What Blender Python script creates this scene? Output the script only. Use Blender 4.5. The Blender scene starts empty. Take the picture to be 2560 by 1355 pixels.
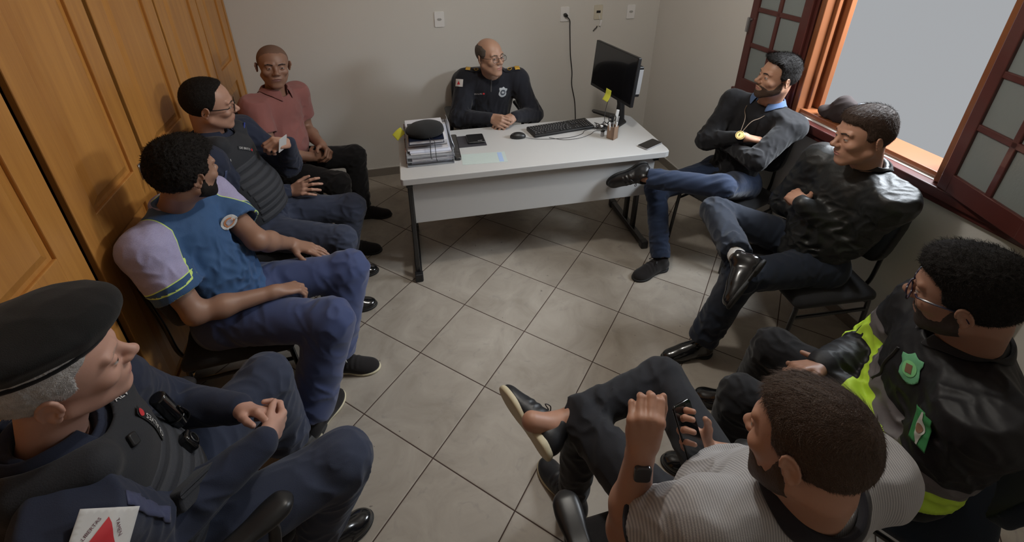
import bpy, bmesh, math, random
import numpy as np
from mathutils import Vector, Matrix
from mathutils.bvhtree import BVHTree
C = bpy.context.scene.collection
V3 = lambda *a: np.array(a if len(a) > 1 else a[0], float)
def nrm(v): v = np.asarray(v, float); return v/np.linalg.norm(v)

# ------------------------------------------------------------------ camera, world, lamps, exposure
scn = bpy.context.scene
scn.view_settings.view_transform = 'Standard'; scn.view_settings.look = 'None'
scn.view_settings.gamma = 1.0; scn.view_settings.use_curve_mapping = False
scn.view_settings.exposure = 0.0
FPX = 1210.76; PITCH = 0.478190; ROLL = 0.002584; YAW = 0.259939; CAM = V3(0.0027, -2.41026, 2.07315)
_cy, _sy, _cp, _sp = math.cos(YAW), math.sin(YAW), math.cos(PITCH), math.sin(PITCH)
FWD = V3(_sy*_cp, _cy*_cp, -_sp); _r = V3(_cy, -_sy, 0); _u = np.cross(_r, FWD)
RGT = math.cos(ROLL)*_r + math.sin(ROLL)*_u; UPV = -math.sin(ROLL)*_r + math.cos(ROLL)*_u
cd = bpy.data.cameras.new('camera'); cam = bpy.data.objects.new('camera', cd); C.objects.link(cam)
cd.sensor_width = 36; cd.lens = 36*FPX/2560; cd.shift_y = (395-677.5)/2560; cd.clip_start = 0.02
M = Matrix.Identity(4)
for i in range(3):
    M[i][0], M[i][1], M[i][2], M[i][3] = RGT[i], UPV[i], -FWD[i], CAM[i]
cam.matrix_world = M
scn.camera = cam
def pray(x, y): return nrm(FWD + RGT*(x-1280)/FPX - UPV*(y-395)/FPX)     # direction in the room seen at a point of the photograph
world = bpy.data.worlds.new('sky'); scn.world = world; world.use_nodes = True
world.node_tree.nodes['Background'].inputs[0].default_value = (0.93, 0.96, 1, 1)
world.node_tree.nodes['Background'].inputs[1].default_value = 0.40
def area(name, loc, target, sx, sy, power, col):
    l = bpy.data.lights.new(name, 'AREA'); l.shape = 'RECTANGLE'; l.size = sx; l.size_y = sy; l.energy = power; l.color = col
    o = bpy.data.objects.new(name, l); C.objects.link(o); o.location = loc
    o.rotation_euler = (Vector(target)-Vector(loc)).to_track_quat('-Z', 'Y').to_euler(); return o
area('daylight_through_window', (3.05, -0.80, 2.45), (0.2, -0.25, 0.7), 1.3, 1.1, 250, (0.86, 0.93, 1.0))
lamp_light = bpy.data.lights.new('ceiling_lamp_light', 'POINT'); lamp_light.energy = 36; lamp_light.color = (1.0, 0.95, 0.87); lamp_light.shadow_soft_size = 0.06
lo = bpy.data.objects.new('ceiling_lamp_light', lamp_light); C.objects.link(lo); lo.location = (0.80, -0.62, 2.42)

# ------------------------------------------------------------------ materials
MATS = {}
def _n(nt, t, **kw):
    n = nt.nodes.new(t)
    for k, v in kw.items(): setattr(n, k, v)
    return n
def mat(name, col, rough=0.6, metal=0.0, bump=0.0, bscale=200, var=0.0, vscale=6, spec=0.5, coat=0, trans=0, sss=0, sheen=0, dist=0.002, alpha=1):
    if name in MATS: return MATS[name]
    m = bpy.data.materials.new(name); m.use_nodes = True; nt = m.node_tree; b = nt.nodes['Principled BSDF']
    b.inputs['Base Color'].default_value = (*col, 1); b.inputs['Roughness'].default_value = rough; b.inputs['Metallic'].default_value = metal
    b.inputs['Specular IOR Level'].default_value = spec; b.inputs['Coat Weight'].default_value = coat; b.inputs['Transmission Weight'].default_value = trans
    b.inputs['Alpha'].default_value = alpha
    if sheen: b.inputs['Sheen Weight'].default_value = sheen
    if sss:
        b.inputs['Subsurface Weight'].default_value = sss; b.inputs['Subsurface Radius'].default_value = (1, .4, .2); b.inputs['Subsurface Scale'].default_value = 0.008
    tc = _n(nt, 'ShaderNodeTexCoord')
    if var:
        nz = _n(nt, 'ShaderNodeTexNoise'); nz.inputs['Scale'].default_value = vscale; nz.inputs['Detail'].default_value = 5
        nt.links.new(tc.outputs['Object'], nz.inputs['Vector'])
        mx = _n(nt, 'ShaderNodeMix', data_type='RGBA'); mx.inputs[6].default_value = (*[c*(1-var) for c in col], 1); mx.inputs[7].default_value = (*[min(1, c*(1+var)) for c in col], 1)
        nt.links.new(nz.outputs['Fac'], mx.inputs[0]); nt.links.new(mx.outputs[2], b.inputs['Base Color'])
    if bump:
        nz = _n(nt, 'ShaderNodeTexNoise'); nz.inputs['Scale'].default_value = bscale; nz.inputs['Detail'].default_value = 3
        nt.links.new(tc.outputs['Object'], nz.inputs['Vector'])
        bp = _n(nt, 'ShaderNodeBump'); bp.inputs['Strength'].default_value = bump; bp.inputs['Distance'].default_value = dist
        nt.links.new(nz.outputs['Fac'], bp.inputs['Height']); nt.links.new(bp.outputs['Normal'], b.inputs['Normal'])
    MATS[name] = m; return m
def region_mat(name, base, regs, rough=0.85, bump=0.3, bscale=300, sheen=0.0, heather=None, spec=0.4, var=0.12):
    """cloth sewn from differently coloured pieces: each (attribute, colour, half-width or None) paints where the attribute > 0"""
    if name in MATS: return MATS[name]
    m = mat(name, base, rough, bump=bump, bscale=bscale, sheen=sheen, spec=spec, var=var, vscale=9); nt = m.node_tree; b = nt.nodes['Principled BSDF']
    prev = b.inputs['Base Color'].links[0].from_socket
    for at_, col, w in regs:
        a = _n(nt, 'ShaderNodeAttribute', attribute_name=at_)
        g = _n(nt, 'ShaderNodeMath', operation='GREATER_THAN'); g.inputs[1].default_value = 0
        nt.links.new(a.outputs['Fac'], g.inputs[0]); fac = g.outputs[0]
        if w:
            ab = _n(nt, 'ShaderNodeMath', operation='ABSOLUTE'); nt.links.new(a.outputs['Fac'], ab.inputs[0])
            g = _n(nt, 'ShaderNodeMath', operation='LESS_THAN'); g.inputs[1].default_value = w; nt.links.new(ab.outputs[0], g.inputs[0]); fac = g.outputs[0]
        mx = _n(nt, 'ShaderNodeMix', data_type='RGBA'); mx.inputs[7].default_value = (*col, 1)
        if heather and at_ == heather[0] and not w:
            tc = _n(nt, 'ShaderNodeTexCoord'); mp = _n(nt, 'ShaderNodeMapping'); mp.inputs['Scale'].default_value = (60, 60, 260)
            nz = _n(nt, 'ShaderNodeTexNoise'); nz.inputs['Scale'].default_value = 2; nt.links.new(tc.outputs['Object'], mp.inputs[0]); nt.links.new(mp.outputs[0], nz.inputs['Vector'])
            m2 = _n(nt, 'ShaderNodeMix', data_type='RGBA'); m2.inputs[6].default_value = (*col, 1); m2.inputs[7].default_value = (*heather[1], 1)
            nt.links.new(nz.outputs['Fac'], m2.inputs[0]); nt.links.new(m2.outputs[2], mx.inputs[7])
        nt.links.new(fac, mx.inputs[0]); nt.links.new(prev, mx.inputs[6]); prev = mx.outputs[2]
    nt.links.new(prev, b.inputs['Base Color']); return m

# ------------------------------------------------------------------ object helpers
def tag(o, label=None, cat=None, group=None, kind=None):
    if label: o['label'] = label
    if cat: o['category'] = cat
    if group: o['group'] = group
    if kind: o['kind'] = kind
    return o
def thing(name, label, cat, loc=(0, 0, 0), rz=0, group=None):
    o = bpy.data.objects.new(name, None); C.objects.link(o); o.location = loc; o.rotation_euler = (0, 0, rz); o.empty_display_size = .1
    return tag(o, label, cat, group)
def obj(name, bm, m, parent=None, smooth=True, bevel=0, loc=None, sub=0):
    me = bpy.data.meshes.new(name)
    if isinstance(bm, bmesh.types.BMesh):
        bmesh.ops.recalc_face_normals(bm, faces=bm.faces); bm.to_mesh(me); bm.free()
    o = bpy.data.objects.new(name, me); C.objects.link(o)
    for x in (m if isinstance(m, (list, tuple)) else [m]): me.materials.append(x)
    if parent: o.parent = parent
    if loc is not None: o.location = loc
    if smooth: me.shade_smooth()
    if bevel:
        md = o.modifiers.new('bevel', 'BEVEL'); md.width = bevel; md.segments = 2; md.limit_method = 'ANGLE'; md.angle_limit = .7; md.harden_normals = False
    if sub:
        md = o.modifiers.new('sub', 'SUBSURF'); md.levels = sub; md.render_levels = sub
    if smooth and not sub:
        try: me.set_sharp_from_angle(angle=0.7)
        except Exception: pass
    return o
def box(bm, c, s, rot=None, mi=0):
    r = bmesh.ops.create_cube(bm, size=1); vs = r['verts']
    mt = Matrix.Translation(Vector(c)) @ (rot if rot else Matrix.Identity(4)) @ Matrix.Diagonal((s[0], s[1], s[2], 1))
    bmesh.ops.transform(bm, matrix=mt, verts=vs)
    if mi:
        for f in {f for v in vs for f in v.link_faces}: f.material_index = mi
    return vs
def bx(lo, hi, bm=None):
    bm = bm or bmesh.new(); box(bm, [(a+b)/2 for a, b in zip(lo, hi)], [b-a for a, b in zip(lo, hi)]); return bm
def cyl(bm, a, b, r1, r2=None, seg=20, caps=True):
    a, b = Vector(a), Vector(b); d = b-a; r2 = r1 if r2 is None else r2
    q = d.to_track_quat('Z', 'Y').to_matrix().to_4x4()
    r = bmesh.ops.create_cone(bm, cap_ends=caps, segments=seg, radius1=r1, radius2=r2, depth=d.length)
    bmesh.ops.transform(bm, matrix=Matrix.Translation((a+b)/2) @ q, verts=r['verts']); return r['verts']
def tube(bm, pts, r, seg=8, closed=False, flat=1.0):
    """sweep a round (or flattened) section along points"""
    P = [Vector(p) for p in pts]; n = len(P); rings = []; up = None
    for i in range(n):
        if closed: t = P[(i+1) % n]-P[i-1]
        else: t = P[min(i+1, n-1)]-P[max(i-1, 0)]
        t.normalize()
        if up is None: up = t.orthogonal().normalized()
        up = (up - t*up.dot(t)).normalized(); s = t.cross(up)
        rr = r[i] if isinstance(r, (list, tuple)) else r
        rings.append([bm.verts.new(P[i]+up*rr*math.cos(2*math.pi*k/seg)*flat+s*rr*math.sin(2*math.pi*k/seg)) for k in range(seg)])
    m = n if closed else n-1
    for i in range(m):
        a, b = rings[i], rings[(i+1) % n]
        for k in range(seg): bm.faces.new((a[k], a[(k+1) % seg], b[(k+1) % seg], b[k]))
    if not closed:
        bm.faces.new(rings[0][::-1]); bm.faces.new(rings[-1])
    return bm
def smooth_path(pts, n=6):
    P = [np.array(p, float) for p in pts]; P = [2*P[0]-P[1]]+P+[2*P[-1]-P[-2]]; out = []
    for i in range(1, len(P)-2):
        for k in range(n):
            t = k/n; out.append(.5*((2*P[i])+(-P[i-1]+P[i+1])*t+(2*P[i-1]-5*P[i]+4*P[i+1]-P[i+2])*t*t+(-P[i-1]+3*P[i]-3*P[i+1]+P[i+2])*t**3))
    out.append(P[-2]); return out
def rrect(w, h, r, n=5):
    o = []
    for cx, cy, a0 in ((w/2-r, h/2-r, 0), (-w/2+r, h/2-r, 90), (-w/2+r, -h/2+r, 180), (w/2-r, -h/2+r, 270)):
        for k in range(n+1):
            a = math.radians(a0+90*k/n); o.append((cx+r*math.cos(a), cy+r*math.sin(a)))
    return o
def prism(bm, outline, z0, z1, M4=None):
    lo = [bm.verts.new((x, y, z0)) for x, y in outline]; hi = [bm.verts.new((x, y, z1)) for x, y in outline]; n = len(lo)
    bm.faces.new(lo[::-1]); bm.faces.new(hi)
    for i in range(n): bm.faces.new((lo[i], lo[(i+1) % n], hi[(i+1) % n], hi[i]))
    if M4 is not None: bmesh.ops.transform(bm, matrix=M4, verts=lo+hi)
    return lo+hi
def basis(x, y, z, o=(0, 0, 0)):
    m = Matrix.Identity(4)
    for i in range(3): m[i][0], m[i][1], m[i][2], m[i][3] = x[i], y[i], z[i], o[i]
    return m

# ------------------------------------------------------------------ implicit surfaces for bodies and clothes
def noise(P, f, seed=0, warp=1.2):
    rs = np.random.RandomState(seed); out = 0
    for i in range(4):
        k = rs.normal(size=3); k = k/np.linalg.norm(k)*f*(0.7+0.6*rs.rand()); k2 = rs.normal(size=3)*f*.45
        out = out + np.sin(P@k+rs.rand()*6.28+warp*np.sin(P@k2+rs.rand()*6.28))
    return out/4
def ridge(P, f, seed=0):
    return 1-2*np.abs(noise(P, f, seed, 1.6))**.8
class Prim:
    def __init__(s, f, lo, hi): s.f, s.lo, s.hi = f, np.array(lo, float), np.array(hi, float)
def cone(a, b, ra, rb):
    a, b = V3(a), V3(b); ba = b-a; L2 = ba@ba+1e-12; R = max(ra, rb)
    def f(P):
        pa = P-a; t = np.clip(pa@ba/L2, 0, 1); return np.linalg.norm(pa-t[..., None]*ba, axis=-1)-(ra+(rb-ra)*t)
    return Prim(f, np.minimum(a, b)-R, np.maximum(a, b)+R)
def ell(c, r, X=(1, 0, 0), Y=(0, 1, 0), Z=(0, 0, 1)):
    c = V3(c); r = V3(r); R = np.stack([nrm(X), nrm(Y), nrm(Z)], 1)
    def f(P):
        q = (P-c)@R; k0 = np.linalg.norm(q/r, axis=-1); k1 = np.linalg.norm(q/(r*r), axis=-1)+1e-9; return k0*(k0-1)/k1
    return Prim(f, c-r.max(), c+r.max())
def rbox(c, h, X, Y, Z, rad=.01):
    c = V3(c); h = V3(h); R = np.stack([nrm(X), nrm(Y), nrm(Z)], 1)
    def f(P):
        q = np.abs((P-c)@R)-(h-rad); return np.linalg.norm(np.maximum(q, 0), axis=-1)+np.minimum(q.max(-1), 0)-rad
    m = np.linalg.norm(h); return Prim(f, c-m, c+m)
def fcone(a, b, ra, rb):
    """tapered limb of cloth ending in a flat hem"""
    c = cone(a, V3(b)+nrm(V3(b)-V3(a))*.03, ra, rb); b = V3(b); d = nrm(b-V3(a)); return Prim(lambda P: np.maximum(c.f(P), (P-b)@d), c.lo, c.hi)
def half(p, n):
    """solid on the side the normal points away from"""
    p, n = V3(p), nrm(n); return Prim(lambda P: (P-p)@n, [0]*3, [0]*3)
class Field:
    def __init__(s): s.ops = []; s.disp = None; s.dmax = 0
    def add(s, p, k=.02): s.ops.append(('u', p, k)); return s
    def sub(s, p, k=.01): s.ops.append(('s', p, k)); return s
    def cut(s, p, k=.003): s.ops.append(('i', p, k)); return s
    def bounds(s):
        b = [(p.lo, p.hi) for o, p, k in s.ops if o == 'u']; return np.min([x[0] for x in b], 0), np.max([x[1] for x in b], 0)
    @staticmethod
    def comb(o, d, e, k):
        if o == 'u':
            h = np.clip(.5+.5*(d-e)/k, 0, 1); return d+(e-d)*h-k*h*(1-h)
        if o == 's': e = -e
        h = np.clip(.5-.5*(d-e)/k, 0, 1); return d+(e-d)*h+k*h*(1-h)
    def __call__(s, P):
        d = np.full(P.shape[:-1], .3)
        for o, p, k in s.ops: d = s.comb(o, d, p.f(P), k)
        if s.disp: d = d-s.disp(P)
        return d
    def mesh(s, h, lo=None, hi=None):
        n = 8; l, u = s.bounds()
        lo = l-2*h-s.dmax if lo is None else np.maximum(V3(lo), l-2*h-s.dmax); hi = u+2*h+s.dmax if hi is None else np.minimum(V3(hi), u+2*h+s.dmax)
        B = np.maximum(1, np.ceil((hi-lo)/(n*h)).astype(int)); G = np.stack(np.meshgrid(*[np.arange(b) for b in B], indexing='ij'), -1).reshape(-1, 3)
        Cn = lo+(G+.5)*n*h; hd = .5*n*h*1.7321; D = np.full(len(Cn), .3); pv = []
        for o, p, k in s.ops:
            e = p.f(Cn); pv.append(e); D = s.comb(o, D, e, k)
        act = np.abs(D) < hd*1.45+s.dmax+.012; idx = np.stack(np.meshgrid(*[np.arange(n+1)]*3, indexing='ij'), -1)
        def cells(sel):
            Gs = G[sel]; Dm = np.full((len(Gs), n+1, n+1, n+1), .3, np.float64)
            for (o, p, k), e in zip(s.ops, pv):
                e = e[sel]; m = (e < hd*2.4+1.6*k+s.dmax+.014) if o == 'u' else ((e < hd*1.8+k+.014) if o == 's' else (e > -hd*1.8-k-.01))
                if not m.any(): continue
                P = (lo+(Gs[m][:, None, None, None, :]*n+idx)*h); Dm[m] = s.comb(o, Dm[m], p.f(P), k)
            if s.disp:
                for a in range(0, len(Gs), 400):
                    P = lo+(Gs[a:a+400][:, None, None, None, :]*n+idx)*h; Dm[a:a+400] -= s.disp(P)
            cs = np.stack([Dm[:, i:i+n, j:j+n, k:k+n] for i in (0, 1) for j in (0, 1) for k in (0, 1)], -1)
            mix = (cs.min(-1) < 0) & (cs.max(-1) >= 0); bi, ci, cj, ck = np.nonzero(mix)
            return cs[bi, ci, cj, ck], Gs[bi]*n+np.stack([ci, cj, ck], -1)
        cv, cell = cells(act); dims = B*n+2
        key = lambda c: ((c[..., 0]+1)*(dims[1]+2)+(c[..., 1]+1))*(dims[2]+2)+(c[..., 2]+1)
        for _try in range(4):
            kk = key(cell); order = np.argsort(kk); sk = kk[order]; Q = []; lost = []
            def find(c):
                q = key(c); i = np.minimum(np.searchsorted(sk, q), len(sk)-1); r = np.where(sk[i] == q, order[i], -1); lost.append(c[r < 0]); return r
            for ax, corner in ((0, 4), (1, 2), (2, 1)):
                m = (cv[:, 0] < 0) != (cv[:, corner] < 0); c = cell[m]; e1 = np.zeros(3, int); e2 = np.zeros(3, int); e1[(ax+1) % 3] = 1; e2[(ax+2) % 3] = 1
                q = np.stack([np.nonzero(m)[0], find(c-e1), find(c-e1-e2), find(c-e2)], 1); flip = cv[m, 0] >= 0
                q[flip] = q[flip][:, ::-1]; Q.append(q[(q >= 0).all(1)])
            Q = np.concatenate(Q); lost = np.concatenate(lost)//n; lost = lost[((lost >= 0) & (lost < B)).all(1)]
            if not len(lost): break
            bid = np.unique((lost[:, 0]*B[1]+lost[:, 1])*B[2]+lost[:, 2]); new = np.zeros(len(G), bool); new[bid] = True; new &= ~act
            if not new.any(): break
            c2, l2 = cells(new); act |= new; cv = np.concatenate([cv, c2]); cell = np.concatenate([cell, l2])
        off = np.array([(i, j, k) for i in (0, 1) for j in (0, 1) for k in (0, 1)], float)
        acc = np.zeros((len(cv), 3)); cnt = np.zeros(len(cv))
        for a in range(8):
            for b in range(a+1, 8):
                if abs(off[a]-off[b]).sum() != 1: continue
                va, vb = cv[:, a], cv[:, b]; m = (va < 0) != (vb < 0)
                t = np.where(m, va/np.where(m, va-vb, 1), 0)[:, None]; acc += np.where(m[:, None], off[a]+(off[b]-off[a])*t, 0); cnt += m
        return lo+(cell+acc/cnt[:, None])*h, Q
def join_parts(parts):
    Vs, Qs, o = [], [], 0
    for v, q in parts: Vs.append(v); Qs.append(q+o); o += len(v)
    return np.concatenate(Vs), np.concatenate(Qs)
def raw(name, VQ, mats, parent=None, mi=None, attrs=None, relax=1):
    Vt, Q = VQ; root = np.array(parent.location) if parent is not None and parent.parent is None else (np.array(parent.parent.location) if parent is not None else np.zeros(3))
    for _ in range(relax):                                   # one light umbrella smoothing
        acc = np.zeros_like(Vt); cnt = np.zeros(len(Vt))
        for a, b in ((0, 1), (1, 2), (2, 3), (3, 0)):
            np.add.at(acc, Q[:, a], Vt[Q[:, b]]); np.add.at(cnt, Q[:, a], 1); np.add.at(acc, Q[:, b], Vt[Q[:, a]]); np.add.at(cnt, Q[:, b], 1)
        Vt = np.where(cnt[:, None] > 0, Vt*.5+.5*acc/np.maximum(cnt, 1)[:, None], Vt)
    me = bpy.data.meshes.new(name); me.vertices.add(len(Vt)); me.vertices.foreach_set('co', (Vt-root).astype(np.float32).ravel())
    me.loops.add(4*len(Q)); me.loops.foreach_set('vertex_index', Q.astype(np.int32).ravel()); me.polygons.add(len(Q))
    me.polygons.foreach_set('loop_start', np.arange(0, 4*len(Q), 4, dtype=np.int32))
    for x in (mats if isinstance(mats, (list, tuple)) else [mats]): me.materials.append(x)
    if mi is not None: me.polygons.foreach_set('material_index', mi(Vt[Q].mean(1)).astype(np.int32))
    for k, f in (attrs or {}).items():
        a = me.attributes.new(k, 'FLOAT', 'POINT'); a.data.foreach_set('value', f(Vt).astype(np.float32))
    me.update(calc_edges=True); me.validate(); me.shade_smooth()
    o = bpy.data.objects.new(name, me); C.objects.link(o)
    if parent is not None: o.parent = parent
    o['_v'] = 0; del o['_v']
    return o, Vt, Q
# ------------------------------------------------------------------ people
def hframe(yaw, pit, rol):
    F = V3(math.cos(yaw)*math.cos(pit), math.sin(yaw)*math.cos(pit), math.sin(pit)); U = V3(0, 0, 1.); U = nrm(U-F*(U@F)); L = np.cross(U, F)
    c, s = math.cos(rol), math.sin(rol); return c*L+s*U, F, -s*L+c*U
def zh_piece(y, xs, zs): return np.interp(y, xs, zs)
class Head:
    def __init__(s, c, yaw, pit, rol, sc=1.0, wide=1.0, nose=1.0, eyes=True, gaze=(0, 1, 0), ear=.88):
        s.c = V3(c); s.L, s.F, s.U = hframe(yaw, pit, rol); s.sc = sc; s.wide = wide; s.gaze = V3(gaze); s.nose = nose; s.eyes = eyes; s.ear = ear
    def w(s, x, y, z): return s.c+s.sc*(s.L*x*s.wide+s.F*y+s.U*z)
    def loc(s, P): q = (P-s.c)/s.sc; return q@s.L/s.wide, q@s.F, q@s.U
    def E(s, c, r, tilt=0, rollx=0):
        a = math.radians(tilt); Y = s.F*math.cos(a)+s.U*math.sin(a); Z = -s.F*math.sin(a)+s.U*math.cos(a)
        return ell(s.w(*c), [r[0]*s.sc*s.wide, r[1]*s.sc, r[2]*s.sc], s.L, Y, Z)
    def Cn(s, a, b, ra, rb): return cone(s.w(*a), s.w(*b), ra*s.sc, rb*s.sc)
    def skull(s): return [(s.E((0, -.020, .040), (.077, .088, .083)), .03), (s.E((0, .018, .035), (.066, .072, .074)), .03)]
    def build(s, f, nb, nr=.058):
        for p, k in s.skull(): f.add(p, k)
        f.add(s.E((0, .032, -.022), (.060, .060, .072)), .03)
        f.add(s.E((0, .028, -.070), (.048, .052, .036)), .03)
        for x in (-1, 1):
            f.add(s.Cn((x*.055, .002, -.050), (x*.016, .074, -.096), .017, .016), .025)
            f.add(s.E((x*.042, .066, -.018), (.022, .020, .018)), .02)
            f.add(s.Cn((x*.012, .086, .032), (x*.046, .076, .033), .010, .009), .012)
        f.add(s.E((0, .078, -.098), (.020, .016, .014)), .018)
        f.add(s.E((0, .076, -.056), (.032, .023, .028)), .02)
        for x in (-1, 1):
            f.sub(s.E((x*.031, .103, .008), (.018, .018, .014)), .016)
        n = s.nose
        f.add(s.Cn((0, .084, .020), (0, .084+.028*n, -.016), .0085, .0095), .012)
        f.add(s.E((0, .086+.026*n, -.020), (.0125, .013, .0105)), .010)
        for x in (-1, 1):
            f.add(s.E((x*.0125, .084+.017*n, -.025), (.0085, .012, .0085)), .006)
            f.sub(s.E((x*.0065, .086+.021*n, -.033), (.0035, .005, .004)), .003)
        f.add(s.E((0, .0935, -.0525), (.024, .0085, .0055)), .005); f.add(s.E((0, .0925, -.0635), (.020, .0085, .0065)), .005)
        f.sub(s.Cn((-.023, .0985, -.0585), (.023, .0985, -.0585), .0016, .0016), .003)
        if s.eyes:
            for x in (-1, 1):
                f.add(s.E((x*.031, .0775, .0085), (.0125, .0125, .0125)), .001)
                for zz, cut in ((1, .0115), (-1, .0050)):
                    e = s.E((x*.031, .0775, .0085), (.0150, .0146, .0146)); hp = half(s.w(x*.031, .0775, cut if zz > 0 else cut), -zz*s.U)
                    f.add(Prim(lambda P, e=e, hp=hp: np.maximum(e.f(P), hp.f(P)), e.lo, e.hi), .003)
        for x in (-1, 1):                                     # ears
            ec = (x*.076, -.010, -.002); a = math.radians(12)
            out = nrm(s.L*x*.9-s.F*.45); Yr = nrm(s.F*math.cos(a)+s.U*-math.sin(a)); Yr = nrm(Yr-out*(Yr@out)); Zr = np.cross(out, Yr); Zr = Zr if Zr@s.U > 0 else -Zr
            c = s.w(*ec)+out*.006*s.sc
            es = s.sc*s.ear; f.add(ell(c, [.0050*es, .0165*es, .028*es], out, Yr, Zr), .006)
            rim = []
            for t in np.linspace(-35, 235, 12):
                tt = math.radians(t); rim.append(c+out*.004*es+es*(Yr*.0165*math.cos(tt)+Zr*(.029*math.sin(tt)+.002)))
            rim = rim[2:]
            for p, q in zip(rim[:-1], rim[1:]): f.add(cone(p, q, .0038*es, .0038*es), .003)
            f.add(ell(c+es*(-Zr*.024+Yr*.005), [.0055*es, .0085*es, .009*es], out, Yr, Zr), .006)
            f.sub(ell(c+es*(out*.006+Yr*.002-Zr*.004), [.0055*es, .0070*es, .0105*es], out, Yr, Zr), .004)
            f.add(ell(c+es*(out*.003+Yr*.011-Zr*.006), [.004*es, .0035*es, .006*es], out, Yr, Zr), .004)
        nk = s.w(0, -.030, -.050)
        f.add(cone(V3(nb)-s.U*.02, nk, nr*1.06, nr*.98), .03)
        f.add(cone(V3(nb)+s.F*.012, s.w(0, .012, -.070), nr*.80, nr*.62), .03)
        return f
    def face_mi(s, brow=True):
        def mi(Pm):
            x, y, z = s.loc(Pm); r = np.zeros(len(Pm), int); ax = np.abs(x)
            if s.eyes:
                for sx in (-1, 1):
                    d = np.sqrt((x-sx*.031)**2+(y-.0775)**2+(z-.0085)**2); eye = (d < .0136) & (y > .083) & (z < .0118) & (z > .0050)
                    g = nrm(s.gaze); gx, gz = sx*.031+g[0]*.0125, .0085+g[2]*.0125
                    r[eye] = 1; r[eye & ((x-gx)**2+(z-gz)**2 < .0056**2)] = 2
            lip = (y > .088) & (ax < .023) & (((z < -.0505) & (z > -.0585) & (ax < .023-(z+.0585)*1.5)) | ((z <= -.0585) & (z > -.069)))
            r[lip & (np.abs(z+.0595) < .0095*(1.05-(ax/.025)**2))] = 3
            if brow:
                bz = .0265+.006*np.sin(np.clip((ax-.012)/.036, 0, 1)*2.6); r[(ax > .013) & (ax < .050) & (np.abs(z-bz) < .0042-.0016*(ax > .04)) & (y > .05)] = 4
            return r
        return mi
def add_hand(f, w, k, pn, side, curl=(35, 45, 30), thumb=(.55, .75, .35), spread=.12, sc=1.0, curls=None, tcurl=25, wr=.026):
    w, k = V3(w), V3(k); fd = nrm(k-w); pn = V3(pn); pn = nrm(pn-fd*(pn@fd)); t = np.cross(pn, fd) if side == 'L' else np.cross(fd, pn)
    kc = w+fd*.092*sc
    offs = (.030, .0105, -.0105, -.029); fo = (0, .005, .001, -.008); tips = []
    f.add(cone(w-fd*.012, w+fd*.018, wr, wr*.95), .02)
    f.add(ell(w+fd*.052*sc-pn*.001, [.039*sc, .048*sc, .0145*sc], t, fd, pn), .015)
    for o, fo_ in zip(offs, fo):
        kn = kc+t*o*sc+fd*fo_*sc; f.add(cone(w+fd*.014*sc+t*o*.55*sc, kn-pn*.002, .0145*sc, .0112*sc), .010)
    Ln = ((.046, .027, .021), (.050, .031, .022), (.047, .029, .021), (.037, .022, .019))
    for i in range(4):
        c = (curls[i] if curls else curl); kn = kc+t*offs[i]*sc+fd*fo[i]*sc; p = kn-pn*.001; ang = 0; sp = spread*(1.5-i)/1.5
        base = nrm(fd+t*sp); prev = None
        for j in range(3):
            ang += math.radians(c[j]); d = base*math.cos(ang)+pn*math.sin(ang); q = p+d*Ln[i][j]*sc; r0 = (.0102, .0092, .0083, .0074)[j]*sc*(.88 if i == 3 else 1)
            f.add(cone(p, q, r0, r0*.90), .0035 if j else .009); p = q
        tips.append(p)
    tb = w+fd*.022*sc+t*.020*sc+pn*.006; d = nrm(fd*thumb[0]+t*thumb[1]+pn*thumb[2]); q = tb+d*.044*sc
    f.add(cone(tb, q, .0165*sc, .0120*sc), .014); d2 = nrm(d+(fd*.6-t*.3+pn*.15)*math.sin(math.radians(tcurl))*1.2); q2 = q+d2*.034*sc
    f.add(cone(q, q2, .0115*sc, .0098*sc), .005); d3 = nrm(d2+(fd*.5-t*.5)*math.sin(math.radians(tcurl))); q3 = q2+d3*.026*sc; f.add(cone(q2, q3, .0100*sc, .0080*sc), .004)
    return tips
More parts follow.
